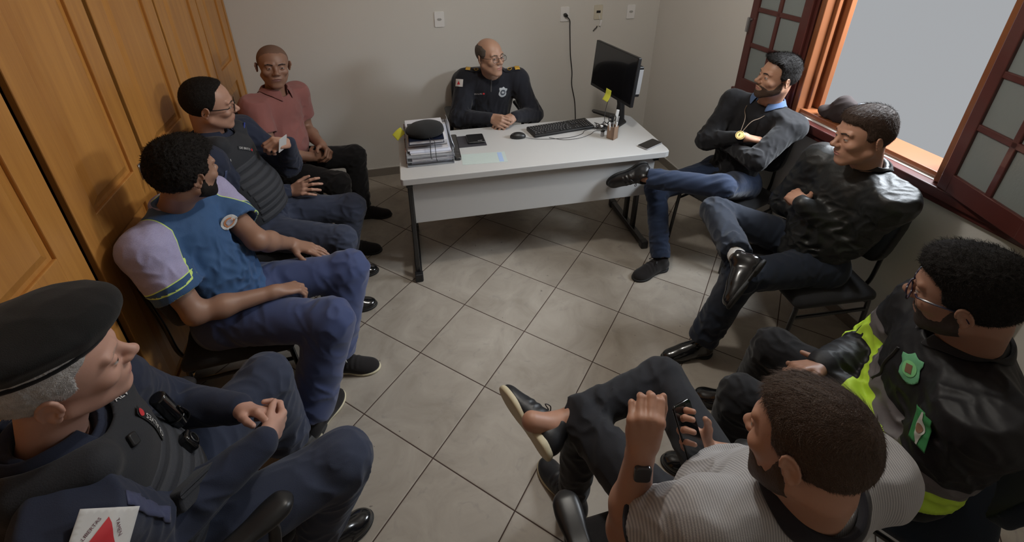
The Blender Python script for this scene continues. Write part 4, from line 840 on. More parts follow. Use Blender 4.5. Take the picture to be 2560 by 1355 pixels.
# ------------------------------------------------------------------ chairs
def stack_chair(label, x, y, rz, fab=None, zs=.455, back=True, w=.44, group=None, bz=.0):
    t = thing('stacking_chair', label, 'chair', (x, y, 0), rz, group or 'padded four-legged chairs round the room'); fab = fab or m_fabric
    f = Field(); f.add(rbox((0, 0, zs-.030), (.215, w/2, .030), (1, 0, 0), (0, 1, 0), (0, 0, 1), .028), .01); f.add(ell((-.02, 0, zs-.012), (.20, w/2-.02, .022)), .02)
    old = t.location.copy(); t.location = (0, 0, 0); raw('seat', f.mesh(.009), fab, t)
    f = Field(); bc = V3(-.218, 0, .76+bz); f.add(ell(bc, (.030, .215, .17)), .01)
    cv = Prim(lambda P: np.abs(P[..., 0]-(bc[0]+.9*P[..., 1]**2-.25*(P[..., 2]-bc[2])))-.024, (0, 0, 0), (0, 0, 0))
    f = Field(); f.add(Prim(lambda P: np.maximum(np.sqrt(np.maximum((np.sqrt((P[..., 1]/.225)**4+((P[..., 2]-bc[2])/.165)**4)**.5-1)*.16, 0)**2)+np.minimum((np.sqrt((P[..., 1]/.225)**4+((P[..., 2]-bc[2])/.165)**4)**.5-1)*.16, 0), cv.f(P)), bc-V3(.09, .24, .18), bc+V3(.09, .24, .18)), .001)
    bo = raw('backrest', f.mesh(.007), fab, t, relax=3)[0]; t.location = old
    for s in (-1, 1):
        b = bmesh.new(); tube(b, smooth_path([(.16, s*.17, zs-.065), (.185, s*.195, zs-.075), (.195, s*.205, .38), (.225, s*.215, .0)], 5), .011, 10); obj('leg', b, m_blackmetal, t)
        b = bmesh.new(); tube(b, smooth_path([(-.16, s*.17, zs-.065), (-.185, s*.195, zs-.075), (-.195, s*.205, .38), (-.215, s*.215, .0)], 5), .011, 10); obj('leg', b, m_blackmetal, t)
        b = bmesh.new(); tube(b, [(.20, s*.207, .335), (-.203, s*.207, .335)], .009, 8); obj('stretcher', b, m_blackmetal, t)
        b = bmesh.new(); tube(b, smooth_path([(-.05, s*.10, zs-.066), (-.20, s*.12, zs-.064), (-.232, s*.14, zs-.01), (-.240, s*.145, .60+bz), (-.262, s*.145, .80+bz)], 6), .010, 8, flat=.7); obj('back_bracket', b, m_blackmetal, t)
    b = bmesh.new(); tube(b, [(.17, -.19, zs-.067), (.17, .19, zs-.067)], .010, 8); tube(b, [(-.17, -.19, zs-.067), (-.17, .19, zs-.067)], .010, 8); obj('seat_frame', b, m_blackmetal, t)
    return t
def swivel_chair(label, x, y, rz, zs=.50, arm_z=.70, fab=None, bk=.5, arm_x=.05, arm_y=.27, bw=.225, bx_=-.285):
    t = thing('office_chair', label, 'chair', (x, y, 0), rz, 'office chairs with armrests'); fab = fab or m_fabric; old = t.location.copy(); t.location = (0, 0, 0)
    f = Field(); f.add(rbox((0, 0, zs-.035), (.235, .235, .035), (1, 0, 0), (0, 1, 0), (0, 0, 1), .033), .01); f.add(ell((-.01, 0, zs-.01), (.22, .22, .022)), .02); raw('seat', f.mesh(.009), fab, t)
    bc = V3(bx_, 0, zs+.12+bk/2)
    f = Field(); E_ = lambda P: (np.sqrt(np.sqrt((P[..., 1]/bw)**4+((P[..., 2]-bc[2])/(bk/2))**4))-1)*.2
    f.add(Prim(lambda P: np.maximum(E_(P), np.abs(P[..., 0]-(bc[0]+1.0*P[..., 1]**2-.12*(P[..., 2]-bc[2])))-.028), bc-V3(.1, .24, bk/2+.01), bc+V3(.12, .24, bk/2+.01)), .001); raw('backrest', f.mesh(.008), fab, t, relax=3)
    for s in (-1, 1):
        f = Field(); f.add(rbox((arm_x, s*arm_y, arm_z-.014), (.125, .030, .016), (1, 0, 0), (0, 1, 0), (0, 0, 1), .014), .01); f.add(ell((arm_x+.09, s*arm_y, arm_z-.016), (.055, .036, .018)), .02); a = raw('armrest', f.mesh(.005), mat('soft_black_plastic', (.014, .014, .015), .38), t)[0]
        b = bmesh.new(); tube(b, smooth_path([(arm_x+.07, s*arm_y, arm_z-.025), (arm_x+.075, s*(arm_y+.002), arm_z-.10), (arm_x+.02, s*(arm_y-.005), zs-.06), (arm_x-.04, s*.17, zs-.075)], 6), .016, 10, flat=.7); obj('armrest_support', b, m_black, a)
    t.location = old
    b = bmesh.new(); cyl(b, (0, 0, .09), (0, 0, zs-.07), .028, seg=20); cyl(b, (0, 0, .06), (0, 0, .20), .035, seg=20); box(b, (-.02, 0, zs-.078), (.22, .16, .02)); obj('column', b, m_black, t)
    b = bmesh.new(); tube(b, smooth_path([(-.10, 0, zs-.078), (bx_+.03, 0, zs-.07), (bx_-.022, 0, zs+.05), (bx_-.026, 0, zs+.26)], 6), .022, 10, flat=.5); obj('back_bracket', b, m_black, t)
    b = bmesh.new()
    for k in range(5):
        a = math.radians(72*k+20); tube(b, [(0, 0, .095), (.15*math.cos(a), .15*math.sin(a), .085), (.29*math.cos(a), .29*math.sin(a), .065)], [.026, .020, .013], 8)
    bs = obj('star_base', b, m_black, t)
    for k in range(5):
        a = math.radians(72*k+20); c = V3(.29*math.cos(a), .29*math.sin(a), .026); d = V3(-math.sin(a), math.cos(a), 0); b = bmesh.new()
        for s in (-1, 1): cyl(b, c+d*s*.008, c+d*s*.022, .026, seg=20)
        cyl(b, c+V3(0, 0, .01), c+V3(0, 0, .045), .009, seg=10); obj('caster', b, m_black, bs)
    return t

pl = thing('pole', 'thin black pole standing against the wall at the right edge', 'pole', (2.285, -1.53, 0)); b = bmesh.new(); cyl(b, (0, 0, .01), (0, 0, 1.30), .013, seg=14); obj('shaft', b, m_blackmetal, pl); b = bmesh.new(); cyl(b, (0, 0, 0), (0, 0, .012), .030, seg=20); obj('foot', b, m_black, pl)
# ------------------------------------------------------------------ skin, hair and cloth
def skin(name, c, r=.48): return mat(name, c, r, bump=.12, bscale=700, var=.06, vscale=14, sss=.12, dist=.0008)
m_eye = mat('eye_white', (.36, .32, .30), .6); m_iris = mat('dark_iris', (.018, .011, .008), .4)
def person_mats(nm, sk, lip, brow): return [skin('skin_'+nm, sk), m_eye, m_iris, mat('lips_'+nm, lip, .45), mat('brow_'+nm, brow, .8)]
def cloth(name, c, rough=.9, sheen=.12, bump=.35, bs=420, spec=.3, var=.10): return mat(name, c, rough, bump=bump, bscale=bs, sheen=sheen, spec=spec, var=var, vscale=7, dist=.0012)
m_hairblk = mat('black_hair', (.010, .008, .007), .7, bump=.9, bscale=420, dist=.003, spec=.2)
m_hairbr = mat('brown_hair', (.050, .026, .015), .62, bump=.9, bscale=420, dist=.003, spec=.4)
m_hairdb = mat('dark_brown_hair', (.062, .034, .020), .55, bump=.9, bscale=420, dist=.003, spec=.4)
m_hairgr = mat('grey_hair', (.42, .41, .41), .6, bump=.9, bscale=420, dist=.003, var=.5, vscale=60)
m_lens = mat('spectacle_lens', (.9, .92, .95), .05, trans=.96, alpha=.12)
m_frame = mat('black_spectacle_frame', (.012, .010, .012), .25)
m_pol = cloth('navy_uniform_cloth', (.020, .026, .050)); m_poltr = cloth('blue_grey_uniform_trousers', (.034, .042, .072))
m_vest = cloth('black_nylon', (.022, .024, .030), .75, bump=.6, bs=300); m_blackcl = cloth('black_cloth', (.009, .009, .011))
m_patchw = mat('white_patch', (.62, .62, .62), .8); m_red = mat('red_patch', (.55, .03, .04), .7); m_gold = mat('gold_braid', (.60, .36, .05), .45, metal=.3)
m_jean = cloth('dark_denim', (.017, .029, .064), .85, bs=600); m_boot = mat('polished_black_leather', (.008, .008, .009), .16, coat=.6, bump=.1, bscale=40)
m_canvas = cloth('black_canvas', (.012, .010, .010)); m_sole_b = mat('black_rubber', (.008, .008, .008), .6); m_sole_c = mat('cream_rubber', (.58, .52, .36), .6)
JT = {
 'A':{'pel':[0.678,0.934,0.536],'nb':[0.711,0.818,1.011],'hd':[0.687,0.715,1.176],'shL':[0.893,0.803,0.98],'shR':[0.534,0.866,0.986],'elL':[0.994,0.709,0.732],'elR':[0.451,0.723,0.756],'wrL':[0.805,0.553,0.8],'wrR':[0.65,0.571,0.799],'hnL':[0.728,0.513,0.783],'hnR':[0.694,0.495,0.797],'hipL':[0.766,0.93,0.535],'hipR':[0.59,0.937,0.536],'knL':[0.838,0.517,0.497],'knR':[0.477,0.533,0.498],'anL':[0.85,0.584,0.091],'anR':[0.495,0.582,0.09],'toL':[0.85,0.415,0.041],'toR':[0.454,0.417,0.041]},
 'B':{'pel':[-0.739,0.769,0.513],'nb':[-0.704,0.794,1.008],'hd':[-0.669,0.783,1.199],'shL':[-0.608,0.95,0.96],'shR':[-0.808,0.637,0.994],'elL':[-0.6,0.986,0.673],'elR':[-0.738,0.511,0.741],'wrL':[-0.485,0.754,0.65],'wrR':[-0.549,0.643,0.622],'hnL':[-0.434,0.683,0.628],'hnR':[-0.489,0.705,0.597],'hipL':[-0.714,0.855,0.512],'hipR':[-0.763,0.682,0.513],'knL':[-0.288,0.803,0.515],'knR':[-0.384,0.479,0.492],'anL':[-0.295,0.8,0.095],'anR':[-0.376,0.392,0.081],'toL':[-0.125,0.781,0.04],'toR':[-0.203,0.361,0.04]},
 'C':{'pel':[-0.757,0.07,0.529],'nb':[-0.887,0.095,1.041],'hd':[-0.836,0.059,1.231],'shL':[-0.8029999999999999,0.276,1.0],'shR':[-0.87,-0.103,1.002],'elL':[-0.605,0.3,0.75],'elR':[-0.7959999999999999,0.011,0.73],'wrL':[-0.5549999999999999,0.165,0.945],'wrR':[-0.611,0.187,0.637],'hnL':[-0.6,0.095,0.982],'hnR':[-0.528,0.151,0.666],'hipL':[-0.743,0.164,0.529],'hipR':[-0.771,-0.023,0.53],'knL':[-0.293,0.147,0.502],'knR':[-0.33999999999999997,-0.159,0.493],'anL':[-0.40499999999999997,0.15,0.076],'anR':[-0.42,-0.147,0.06],'toL':[-0.22,0.15,0.04],'toR':[-0.232,-0.15,0.04]},
 'D':{'pel':[-0.755,-0.556,0.517],'nb':[-0.868,-0.529,1.03],'hd':[-0.759,-0.591,1.198],'shL':[-0.797,-0.352,0.964],'shR':[-0.916,-0.718,0.975],'elL':[-0.611,-0.536,0.823],'elR':[-0.809,-0.784,0.696],'wrL':[-0.536,-0.34,0.644],'wrR':[-0.551,-0.677,0.65],'hnL':[-0.449,-0.364,0.615],'hnR':[-0.477,-0.629,0.615],'hipL':[-0.741,-0.463,0.516],'hipR':[-0.77,-0.65,0.517],'knL':[-0.289,-0.442,0.518],'knR':[-0.344,-0.791,0.542],'anL':[-0.408,-0.57,0.113],'anR':[-0.487,-0.882,0.135],'toL':[-0.237,-0.602,0.039],'toR':[-0.414,-0.75,0.026]},
 'E':{'pel':[-0.76,-1.493,0.547],'nb':[-0.776,-1.554,1.07],'hd':[-0.697,-1.547,1.272],'shL':[-0.78,-1.359,0.996],'shR':[-0.674,-1.723,1.024],'elL':[-0.775,-1.205,0.721],'elR':[-0.657,-1.594,0.743],'wrL':[-0.535,-1.308,0.758],'wrR':[-0.44,-1.451,0.778],'hnL':[-0.458,-1.352,0.769],'hnR':[-0.418,-1.372,0.737],'hipL':[-0.819,-1.418,0.547],'hipR':[-0.701,-1.568,0.546],'knL':[-0.554,-1.048,0.564],'knR':[-0.272,-1.413,0.556],'anL':[-0.558,-0.996,0.128],'anR':[-0.432,-1.383,0.146],'toL':[-0.493,-0.871,0.01],'toR':[-0.327,-1.326,0.009]},
 'F':{'pel':[2.057,-0.132,0.517],'nb':[2.159,-0.192,1.035],'hd':[2.106,-0.257,1.227],'shL':[2.186,-0.382,0.975],'shR':[2.074,-0.013,0.998],'elL':[1.928,-0.451,0.824],'elR':[1.855,-0.102,0.8],'wrL':[1.944,-0.178,0.791],'wrR':[1.94,-0.3,0.898],'hnL':[1.928,-0.085,0.784],'hnR':[2.008,-0.352,0.893],'hipL':[2.091,-0.221,0.515],'hipR':[2.022,-0.044,0.519],'knL':[1.742,-0.458,0.684],'knR':[1.569,-0.091,0.486],'anL':[1.405,-0.163,0.634],'anR':[1.54,-0.3,0.094],'toL':[1.249,-0.121,0.53],'toR':[1.361,-0.339,0.037]},
 'G':{'pel':[1.963,-0.904,0.515],'nb':[2.029,-0.974,1.03],'hd':[1.922,-0.984,1.21],'shL':[1.982,-1.164,0.991],'shR':[2.0,-0.781,0.976],'elL':[1.986,-1.054,0.707],'elR':[1.961,-0.685,0.691],'wrL':[1.798,-0.915,0.848],'wrR':[1.915,-0.925,0.765],'hnL':[1.826,-0.825,0.844],'hnR':[1.94,-0.975,0.828],'hipL':[1.942,-0.996,0.514],'hipR':[1.984,-0.812,0.516],'knL':[1.491,-0.982,0.531],'knR':[1.598,-0.615,0.644],'anL':[1.403,-0.945,0.1],'anR':[1.428,-1.021,0.665],'toL':[1.224,-0.927,0.039],'toR':[1.278,-1.11,0.593]},
 'H':{'pel':[1.479,-1.81,0.512],'nb':[1.415,-1.835,1.026],'hd':[1.333,-1.816,1.216],'shL':[1.289,-1.98,0.984],'shR':[1.523,-1.677,0.977],'elL':[1.299,-1.94,0.685],'elR':[1.53,-1.581,0.687],'wrL':[1.288,-1.672,0.717],'wrR':[1.272,-1.612,0.741],'hnL':[1.208,-1.624,0.715],'hnR':[1.183,-1.603,0.745],'hipL':[1.397,-1.856,0.51],'hipR':[1.56,-1.763,0.513],'knL':[1.097,-1.519,0.512],'knR':[1.369,-1.36,0.509],'anL':[1.102,-1.499,0.076],'anR':[1.393,-1.284,0.08],'toL':[0.948,-1.399,0.04],'toR':[1.259,-1.159,0.041]},
 'I':{'pel':[0.733,-1.87,0.544],'nb':[0.712,-2.037,1.03],'hd':[0.668,-2.033,1.228],'shL':[0.524,-2.009,0.977],'shR':[0.902,-2.019,1.0],'elL':[0.437,-1.873,0.724],'elR':[0.97,-1.895,0.737],'wrL':[0.456,-1.841,0.988],'wrR':[0.744,-1.755,0.722],'hnL':[0.46,-1.833,1.08],'hnR':[0.683,-1.727,0.785],'hipL':[0.642,-1.888,0.543],'hipR':[0.824,-1.852,0.545],'knL':[0.501,-1.469,0.535],'knR':[0.83,-1.41,0.575],'anL':[0.502,-1.457,0.104],'anR':[0.402,-1.461,0.541],'toL':[0.45,-1.294,0.035],'toR':[0.246,-1.454,0.64]},
}
def P_(k, label, sk, lip, brow, neck=.058, hh=.003, ha=.003, loc=None):
    J = JT[k]; c = loc or (J['pel'][0], J['pel'][1], 0.0); p = Person(J, label, c); p.rootv = V3(c); p.neck = neck; p.hh, p.ha = hh, ha; p.m = person_mats(sk[0], sk[1], lip, brow); return p
def hand_field(p, x, pn, bare=False, start=0., e=1.0, **k):
    f = Field(); J = p.J
    if bare: p.bare_arm(f, x, e=e, start=start)
    else: d = J['el'+x]-J['wr'+x]; f.add(cone(J['wr'+x]+d*.25, J['wr'+x], .033, .0268), .02)
    tips = add_hand(f, J['wr'+x], J['hn'+x], pn, x, **k); return f, tips
def shirt(p, m, o=.016, belly=1.0, chest=1.0, sleeves='LR', full=True, e=1.0, hem=-.05, dis=None, name='shirt', h=.0055, neckr=.066, attrs=None, frac=.55, neckup=.02, neckf=.01, k=.06):
    f = Field(); J = p.J; p.torso(f, o, belly, chest, k)
    for x in sleeves:
        if full: p.sleeve(f, x, o-.003, True, e, fore=(.044, .026))
        else:
            a, b = J['sh'+x], J['el'+x]; f.add(fcone(a, a+(b-a)*frac, .056*e+o, .058*e+o), .03)
    f.add(cone(J['nb']-p.up*.05, J['nb']+p.up*neckup+p.Fs*neckf, neckr+.02, neckr), .03)
    f.cut(half(J['nb']+p.up*(neckup+.012)+p.Fs*neckf, p.up+p.Fs*.35), .004)
    f.sub(cone(J['nb']-p.up*.00+p.Fs*neckf, J['nb']+p.up*.08+p.Fs*(neckf+.03), neckr-.010, neckr+.004), .004)
    f.cut(half(J['pel']+p.up*hem, -p.up), .008)
    if not full:
        for x in sleeves:
            a, b = J['sh'+x], J['el'+x]; d = nrm(b-a); q = a+(b-a)*frac
            f.sub(cone(q-d*.012, q+d*.05, .046*e+o, .046*e+o), .003)
    f.disp = dis; f.dmax = .020; o_, v, q = raw(name, f.mesh(h), m, p.root, attrs=attrs); p.sf = Surf(v, q); p.shirt = o_; return o_
def cuffs(p, m, xs='LR', r=.035, ln=.035, name='cuff'):
    for x in xs:
        J = p.J; d = nrm(J['el'+x]-J['wr'+x]); b = bmesh.new(); c = J['wr'+x]-p.rootv
        for rr, (u0, u1) in ((r, (.000, ln)),):
            P = [c+d*t for t in (u0, u0+.004, u1-.004, u1)]; tube(b, P, [rr*.93, rr, rr*1.02, rr*.96], 20)
        obj(name, b, m, p.root)
def trousers(p, m, o=.010, dis=None, end=.03, e=1.0, h=.0055, k=.04, shin=(.062, .052), attrs=None, name='trousers', seat=True, ends=None):
    f = Field(); J = p.J; pe = ell(J['pel']+V3(0, 0, .02), [.160+o, .130+o, .105+o], p.Lh, p.Fh, (0, 0, 1)); f.add(pe, .03)
    for x in 'LR':
        e_ = (ends or {}).get(x, end); p.leg(f, x, o, k if x == 'L' else .03, e_, e, shin)
    f.disp = dis; f.dmax = .020
    o_, v, q = raw(name, f.mesh(h), m, p.root, attrs=attrs); p.ts = Surf(v, q); return o_
def std_folds(p, seed=1, amp=.008, base=.0012, f=85, arms=True, waist=1.0):
    J = p.J; c = [(J['el'+x], 1.0 if arms else .3) for x in 'LR']+[(J['sh'+x]-p.up*.08, .55) for x in 'LR']+[(J['pel']+p.up*.12+p.Fs*.10, waist), (J['pel']+p.up*.26+p.Fs*.10, .6*waist)]
    return folds(c, base, amp, f, seed, .08)
def leg_folds(p, seed=2, amp=.009, base=.0012, f=75):
    J = p.J; c = [(J['kn'+x], .8) for x in 'LR']+[(J['hip'+x]+p.Fh*.08, .9) for x in 'LR']+[(J['an'+x]*.75+J['kn'+x]*.25, 1.0) for x in 'LR']; return folds(c, base, amp, f, seed, .085)
def strap(p, sf, pts, w, m, name='strap', lift=.004, th=.004):
    """webbing laid over a surface along points"""
    P = smooth_path(pts, 6); b = bmesh.new(); rows = []
    for i, q in enumerate(P):
        t = nrm(P[min(i+1, len(P)-1)]-P[max(i-1, 0)]); r = sf.t.find_nearest(Vector(q)); n = V3(*r[1]); s = nrm(np.cross(t, n)); c = V3(*r[0])+n*lift
        rows.append([b.verts.new(Vector(c+s*a*w/2-p.rootv)) for a in (-1, -.33, .33, 1)])
    for a, c in zip(rows[:-1], rows[1:]):
        for j in range(3): b.faces.new((a[j], a[j+1], c[j+1], c[j]))
    o = obj(name, b, m, p.root); md = o.modifiers.new('t', 'SOLIDIFY'); md.thickness = th; return o
def pouch(p, par, fr, dx, dy, w, h, d, m, name='pouch', rad=.008, flap=True):
    c, X, Y, N = fr; c = c+X*dx+Y*dy-p.rootv; b = bmesh.new(); prism(b, rrect(w, h, rad), -.01, d, basis(X, Y, N, c)); o = obj(name, b, m, par, bevel=min(.006, d*.4))
    if flap: b = bmesh.new(); prism(b, rrect(w+.004, h*.38, rad), d-.004, d+.004, basis(X, Y, N, c+Y*h*.33)); obj('flap', b, m, o, bevel=.002)
    return o
def vest(p, m, o=.036, bottom=.10, top=.93, w=.150, belly=1.0, rows=8, slope=.0, name='tactical_vest'):
    J = p.J; f = Field(); p.torso(f, o, belly, 1.0, .06, shoulders=False)
    f.add(ell(J['pel']+p.up*.80*p.len, [.12+o, .088+o, .085+o], p.Ls, p.Fs, p.up), .05)
    for x in 'LR':
        m_ = (J['nb']*.45+J['sh'+x]*.55)+p.up*.045; f.add(cone(m_-p.Fs*.05-p.up*.01, m_+p.Fs*.055-p.up*.03, .048, .048), .03)
    f.cut(half(J['pel']+p.up*bottom*p.len, -p.up), .008)
    for s, x in ((1, 'L'), (-1, 'R')):
        f.sub(ell(J['sh'+x]-p.up*.055+p.Ls*s*.025, [.082, .16, .135], p.Ls, p.Fs, p.up), .012)
        f.cut(half(J['pel']+p.Ls*s*(w+.055), p.Ls*s), .02)
    f.sub(cone(J['nb']-p.up*.03+p.Fs*.03, J['nb']+p.up*.12, .082, .10), .01)
    f.disp = lambda P: .0008*noise(P, 60, 3)+.0012*noise(P, 28, 5); f.dmax = .006; o_, v, q = raw(name, f.mesh(.0045), m, p.root); p.vs = Surf(v, q); p.vest = o_
    mw = MATS.get('grey_webbing') or mat('grey_webbing', (.040, .043, .052), .8, bump=.5, bscale=350)
    for k in range(rows):
        z = p.len*(bottom+.05)+.040*k; pts = []
        if z > p.len*.70: break
        for u in np.linspace(-1, 1, 9):
            r = p.vs.t.ray_cast(Vector(J['pel']+p.up*z+p.Ls*u*w+p.Fs*.5), -Vector(p.Fs))
            if r[0] is not None: pts.append(V3(*r[0]))
        if len(pts) > 3: o2 = strap(p, p.vs, pts, .030, mw, 'webbing', .0008, .0022); o2.parent = o_
    return o_
def flag_mg(p, sf, fr, w, h, parent=None):
    o = patch(p, sf, 'flag_patch', [(-w/2, -h/2), (w/2, -h/2), (w/2, h/2), (-w/2, h/2)], fr, m_patchw, .0015, cell=w/8); s = h*.30
    patch(p, sf, 'red_triangle', [(-s*1.05, -s*.75), (s*1.05, -s*.75), (0, s*1.05)], fr, m_red, .0030, parent=o, cell=w/8, solid=False)
    dk = mat('dark_lettering', (.12, .03, .05), .8); lettering(p, sf, 'LIBERTAS', h*.12, fr, dk, dx=-s*.98, dy=s*.28, rot=math.radians(60), parent=o); lettering(p, sf, 'TAMEN', h*.12, fr, dk, dx=s*.98, dy=s*.28, rot=math.radians(-60), parent=o)
    lettering(p, sf, 'QUÆ SERA', h*.12, fr, dk, dy=-s*1.12, parent=o); return o
def crest(n=1.0): # shield outline
    return [(x*n, y*n) for x, y in [(0, -.5), (.22, -.42), (.38, -.28), (.40, -.10), (.34, .10), (.42, .26), (.40, .40), (.22, .40), (.10, .46), (0, .54), (-.10, .46), (-.22, .40), (-.40, .40), (-.42, .26), (-.34, .10), (-.40, -.10), (-.38, -.28), (-.22, -.42)]]
def disc(r, n=18): return [(r*math.cos(6.2832*k/n), r*math.sin(6.2832*k/n)) for k in range(n)]
# ================================================================== the desk officer
p = P_('A', 'person behind the white desk in a black uniform with gold shoulder bars', ('desk_officer', (.40, .235, .165)), (.34, .15, .12), (.10, .07, .05)); J = p.J
hd = Head((.68, .72, 1.176), -1.10, .04, .012, 1.0, .98, 1.05, gaze=(-.25, 1, -.1))
fR, _ = hand_field(p, 'R', (.75, .25, -.45), curls=[(35, 55, 30), (45, 60, 35), (50, 62, 35), (55, 60, 35)], thumb=(.75, .35, .25)); fL, _ = hand_field(p, 'L', (-.35, .35, -.85), curls=[(20, 35, 25), (24, 38, 25), (26, 40, 25), (28, 40, 25)], spread=.06, thumb=(.8, .45, .2))
p.finish_body(hd, [fR, fL], None, p.m); bald_fringe(p, hd, .006, mat('salt_and_pepper_hair', (.07, .055, .045), .6, bump=.9, bscale=420, dist=.003, var=.3, vscale=50), .088); glasses(p, hd, m_frame, m_lens, .050, .032, .0012)
m_au = cloth('black_uniform_cloth', (.010, .011, .017)); shirt(p, m_au, .018, 1.05, 1.05, dis=std_folds(p, 11, .010, f=70), neckr=.064, e=1.1, neckup=.075, k=.07); cuffs(p, m_au, r=.037)
trousers(p, m_au, dis=leg_folds(p))
for x, s in (('L', 1), ('R', -1)):
    a = J['nb']+p.Ls*s*.085+p.up*.055; e_ = J['sh'+x]+p.up*.075+p.Ls*s*.01; r = [V3(*p.sf.t.find_nearest(Vector(a+(e_-a)*t+p.up*.03))[0]) for t in (0, .33, .66, 1)]
    ep = strap(p, p.sf, r, .050, m_au, 'epaulette', .003, .005)
    for t0, t1, mm, nm in ((.72, .98, m_gold, 'gold_bar'),):
        q = [r[0]+(r[3]-r[0])*t for t in (t0, (t0+t1)/2, t1)]; g = strap(p, p.sf, q, .046, mm, nm, .009, .002); g.parent = ep
    q0 = r[0]+(r[3]-r[0])*.42; rr = p.sf.t.find_nearest(Vector(q0)); n = V3(*rr[1]); b = bmesh.new(); c = V3(*rr[0])+n*.010-p.rootv; u = nrm(np.cross(n, p.up+V3(.1, 0, 0))); v_ = np.cross(n, u)
    tube(b, [c+u*.014*math.cos(t)+v_*.014*math.sin(t) for t in np.linspace(0, 6.283, 17)[:-1]], .0022, 6, closed=True); obj('gold_star', b, m_gold, ep)
fr = frame_at(p.sf, 1257, 231, -.02, -1); o = patch(p, p.sf, 'badge_patch', crest(.075), fr, mat('silver_embroidery', (.42, .45, .48), .7)); patch(p, p.sf, 'badge_centre', disc(.020), fr, mat('dark_embroidery', (.06, .07, .09), .8), .003, parent=o, solid=False); patch(p, p.sf, 'badge_core', [(-.010, -.007), (.010, -.007), (.010, .007), (-.010, .007)], fr, mat('silver_embroidery', (0, 0, 0)), .004, parent=o, solid=False)
fr = frame_at(p.sf, 1196, 235, .02, -1); lettering(p, p.sf, 'DE ALVES', .014, fr, m_patchw); patch(p, p.sf, 'red_emblem', [(x+.040, y) for x, y in disc(.007)], fr, m_red, .002, solid=False)
fr = frame_at(p.sf, 1147, 207, .15, -1); o = patch(p, p.sf, 'flag_patch', [(-.032, -.026), (.032, -.026), (.032, .026), (-.032, .026)], fr, m_patchw); patch(p, p.sf, 'red_triangle', [(-.014, -.012), (.014, -.012), (0, .014)], fr, m_red, .003, parent=o, solid=False)
fr = frame_at(p.sf, 1228, 215, .02, -1); patch(p, p.sf, 'zip', [(-.004, -.045), (.004, -.045), (.004, .045), (-.004, .045)], fr, mat('grey_zip', (.05, .05, .055), .5), .002)
swivel_chair('black office chair with armrests under the desk officer', .70, 1.00, -math.pi/2, .455, .70, arm_x=.0, arm_y=.275, bk=.36)

# ================================================================== man in the maroon polo
p = P_('B', 'person with shaved head in a maroon polo shirt and black trousers', ('polo', (.29, .155, .105)), (.20, .09, .075), (.03, .018, .014), hh=.003); J = p.J
hd = Head((-.673, .781, 1.196), -1.272, .02, -.096, 1.03, 1.10, .85, gaze=(.10, 1, 0))
fR, _ = hand_field(p, 'R', (.0, .75, -.55), True, .35, 1.12, curl=(45, 55, 35)); fL, _ = hand_field(p, 'L', (-.1, -.75, -.6), True, .35, 1.12, curl=(50, 55, 35))
p.finish_body(hd, [fR, fL], None, p.m); hair(p, hd, 'high', .0006, .0006, mat('shaved_hair', (.17, .095, .066), .8, bump=.6, bscale=600), curl=.0003)
m_mar = cloth('maroon_knit', (.27, .105, .095), sheen=.2); shirt(p, m_mar, .014, 1.12, 1.08, full=False, e=1.12, frac=.62, dis=std_folds(p, 21, .007, f=60, arms=False), neckr=.066)
collar(p, 'collar', m_mar, .072, .070, gap=46)
trousers(p, m_blackcl, .012, dis=leg_folds(p, 5)); [shoe(p, x, m_canvas, m_sole_b, 'sneaker') for x in 'LR']
d = nrm(J['elL']-J['wrL']); c = J['wrL']+d*.022-p.rootv; b = bmesh.new(); tube(b, [c-d*.009, c+d*.009], .0305, 20); obj('wristwatch', b, m_black, p.root)
d = nrm(J['elR']-J['wrR']); c = J['wrR']+d*.030-p.rootv; b = bmesh.new(); u = nrm(np.cross(d, (0, 0, 1))); v_ = np.cross(d, u); tube(b, [c+u*.0305*math.cos(t)+v_*.0305*math.sin(t) for t in np.linspace(0, 6.283, 25)[:-1]], .0016, 6, closed=True); obj('bracelet', b, m_gold, p.root)
stack_chair('black chair under the man in the maroon polo, mostly hidden', J['pel'][0]+.02, J['pel'][1], 0.05)

# ================================================================== officer with glasses and vest
p = P_('C', 'person with glasses in a dark uniform and black vest, gesturing with an open hand', ('vest_officer', (.44, .245, .175)), (.38, .16, .13), (.03, .018, .014)); J = p.J
hd = Head((-.84, .054, 1.228), .255, -.15, .10, 1.03, 1.04, 1.0, gaze=(.0, 1, 0))
fR, tips = hand_field(p, 'R', (.1, .7, -.65), curls=[(5, 22, 20), (12, 30, 20), (18, 34, 22), (20, 30, 20)], spread=.22, thumb=(.6, .7, .3)); fL, _ = hand_field(p, 'L', (-.75, -.45, -.2), curl=(60, 62, 40), thumb=(.7, .3, .5))
p.finish_body(hd, [fR, fL], None, p.m); hair(p, hd, 'receding', .007, .013, m_hairblk, curl=.001, st=(5000, .010, .2, .0009, .35)); glasses(p, hd, m_frame, m_lens, .046, .034, .0019)
shirt(p, m_pol, .018, 1.12, 1.05, dis=std_folds(p, 31, .010), e=1.12, neckup=.03); collar(p, 'collar', m_pol, .074, .070, gap=50); cuffs(p, m_pol, r=.037)
trousers(p, m_poltr, .016, dis=leg_folds(p, 6)); [shoe(p, x, m_boot, m_sole_b, 'boot') for x in 'LR']
vest(p, m_vest, .040, .12, belly=1.12, slope=.0)
fr = frame_at(p.vs, 615, 372, .45, -.9); fr = (fr[0], fr[1], fr[2], fr[3]); o = patch(p, p.vs, 'name_tape', [(-.048, -.010), (.048, -.010), (.048, .010), (-.048, .010)], fr, m_vest, .002); lettering(p, p.vs, 'DE BRITO', .016, fr, m_patchw, dx=-.006, parent=o); patch(p, p.vs, 'red_emblem', [(x+.040, y) for x, y in disc(.007)], fr, m_red, .004, parent=o, solid=False)
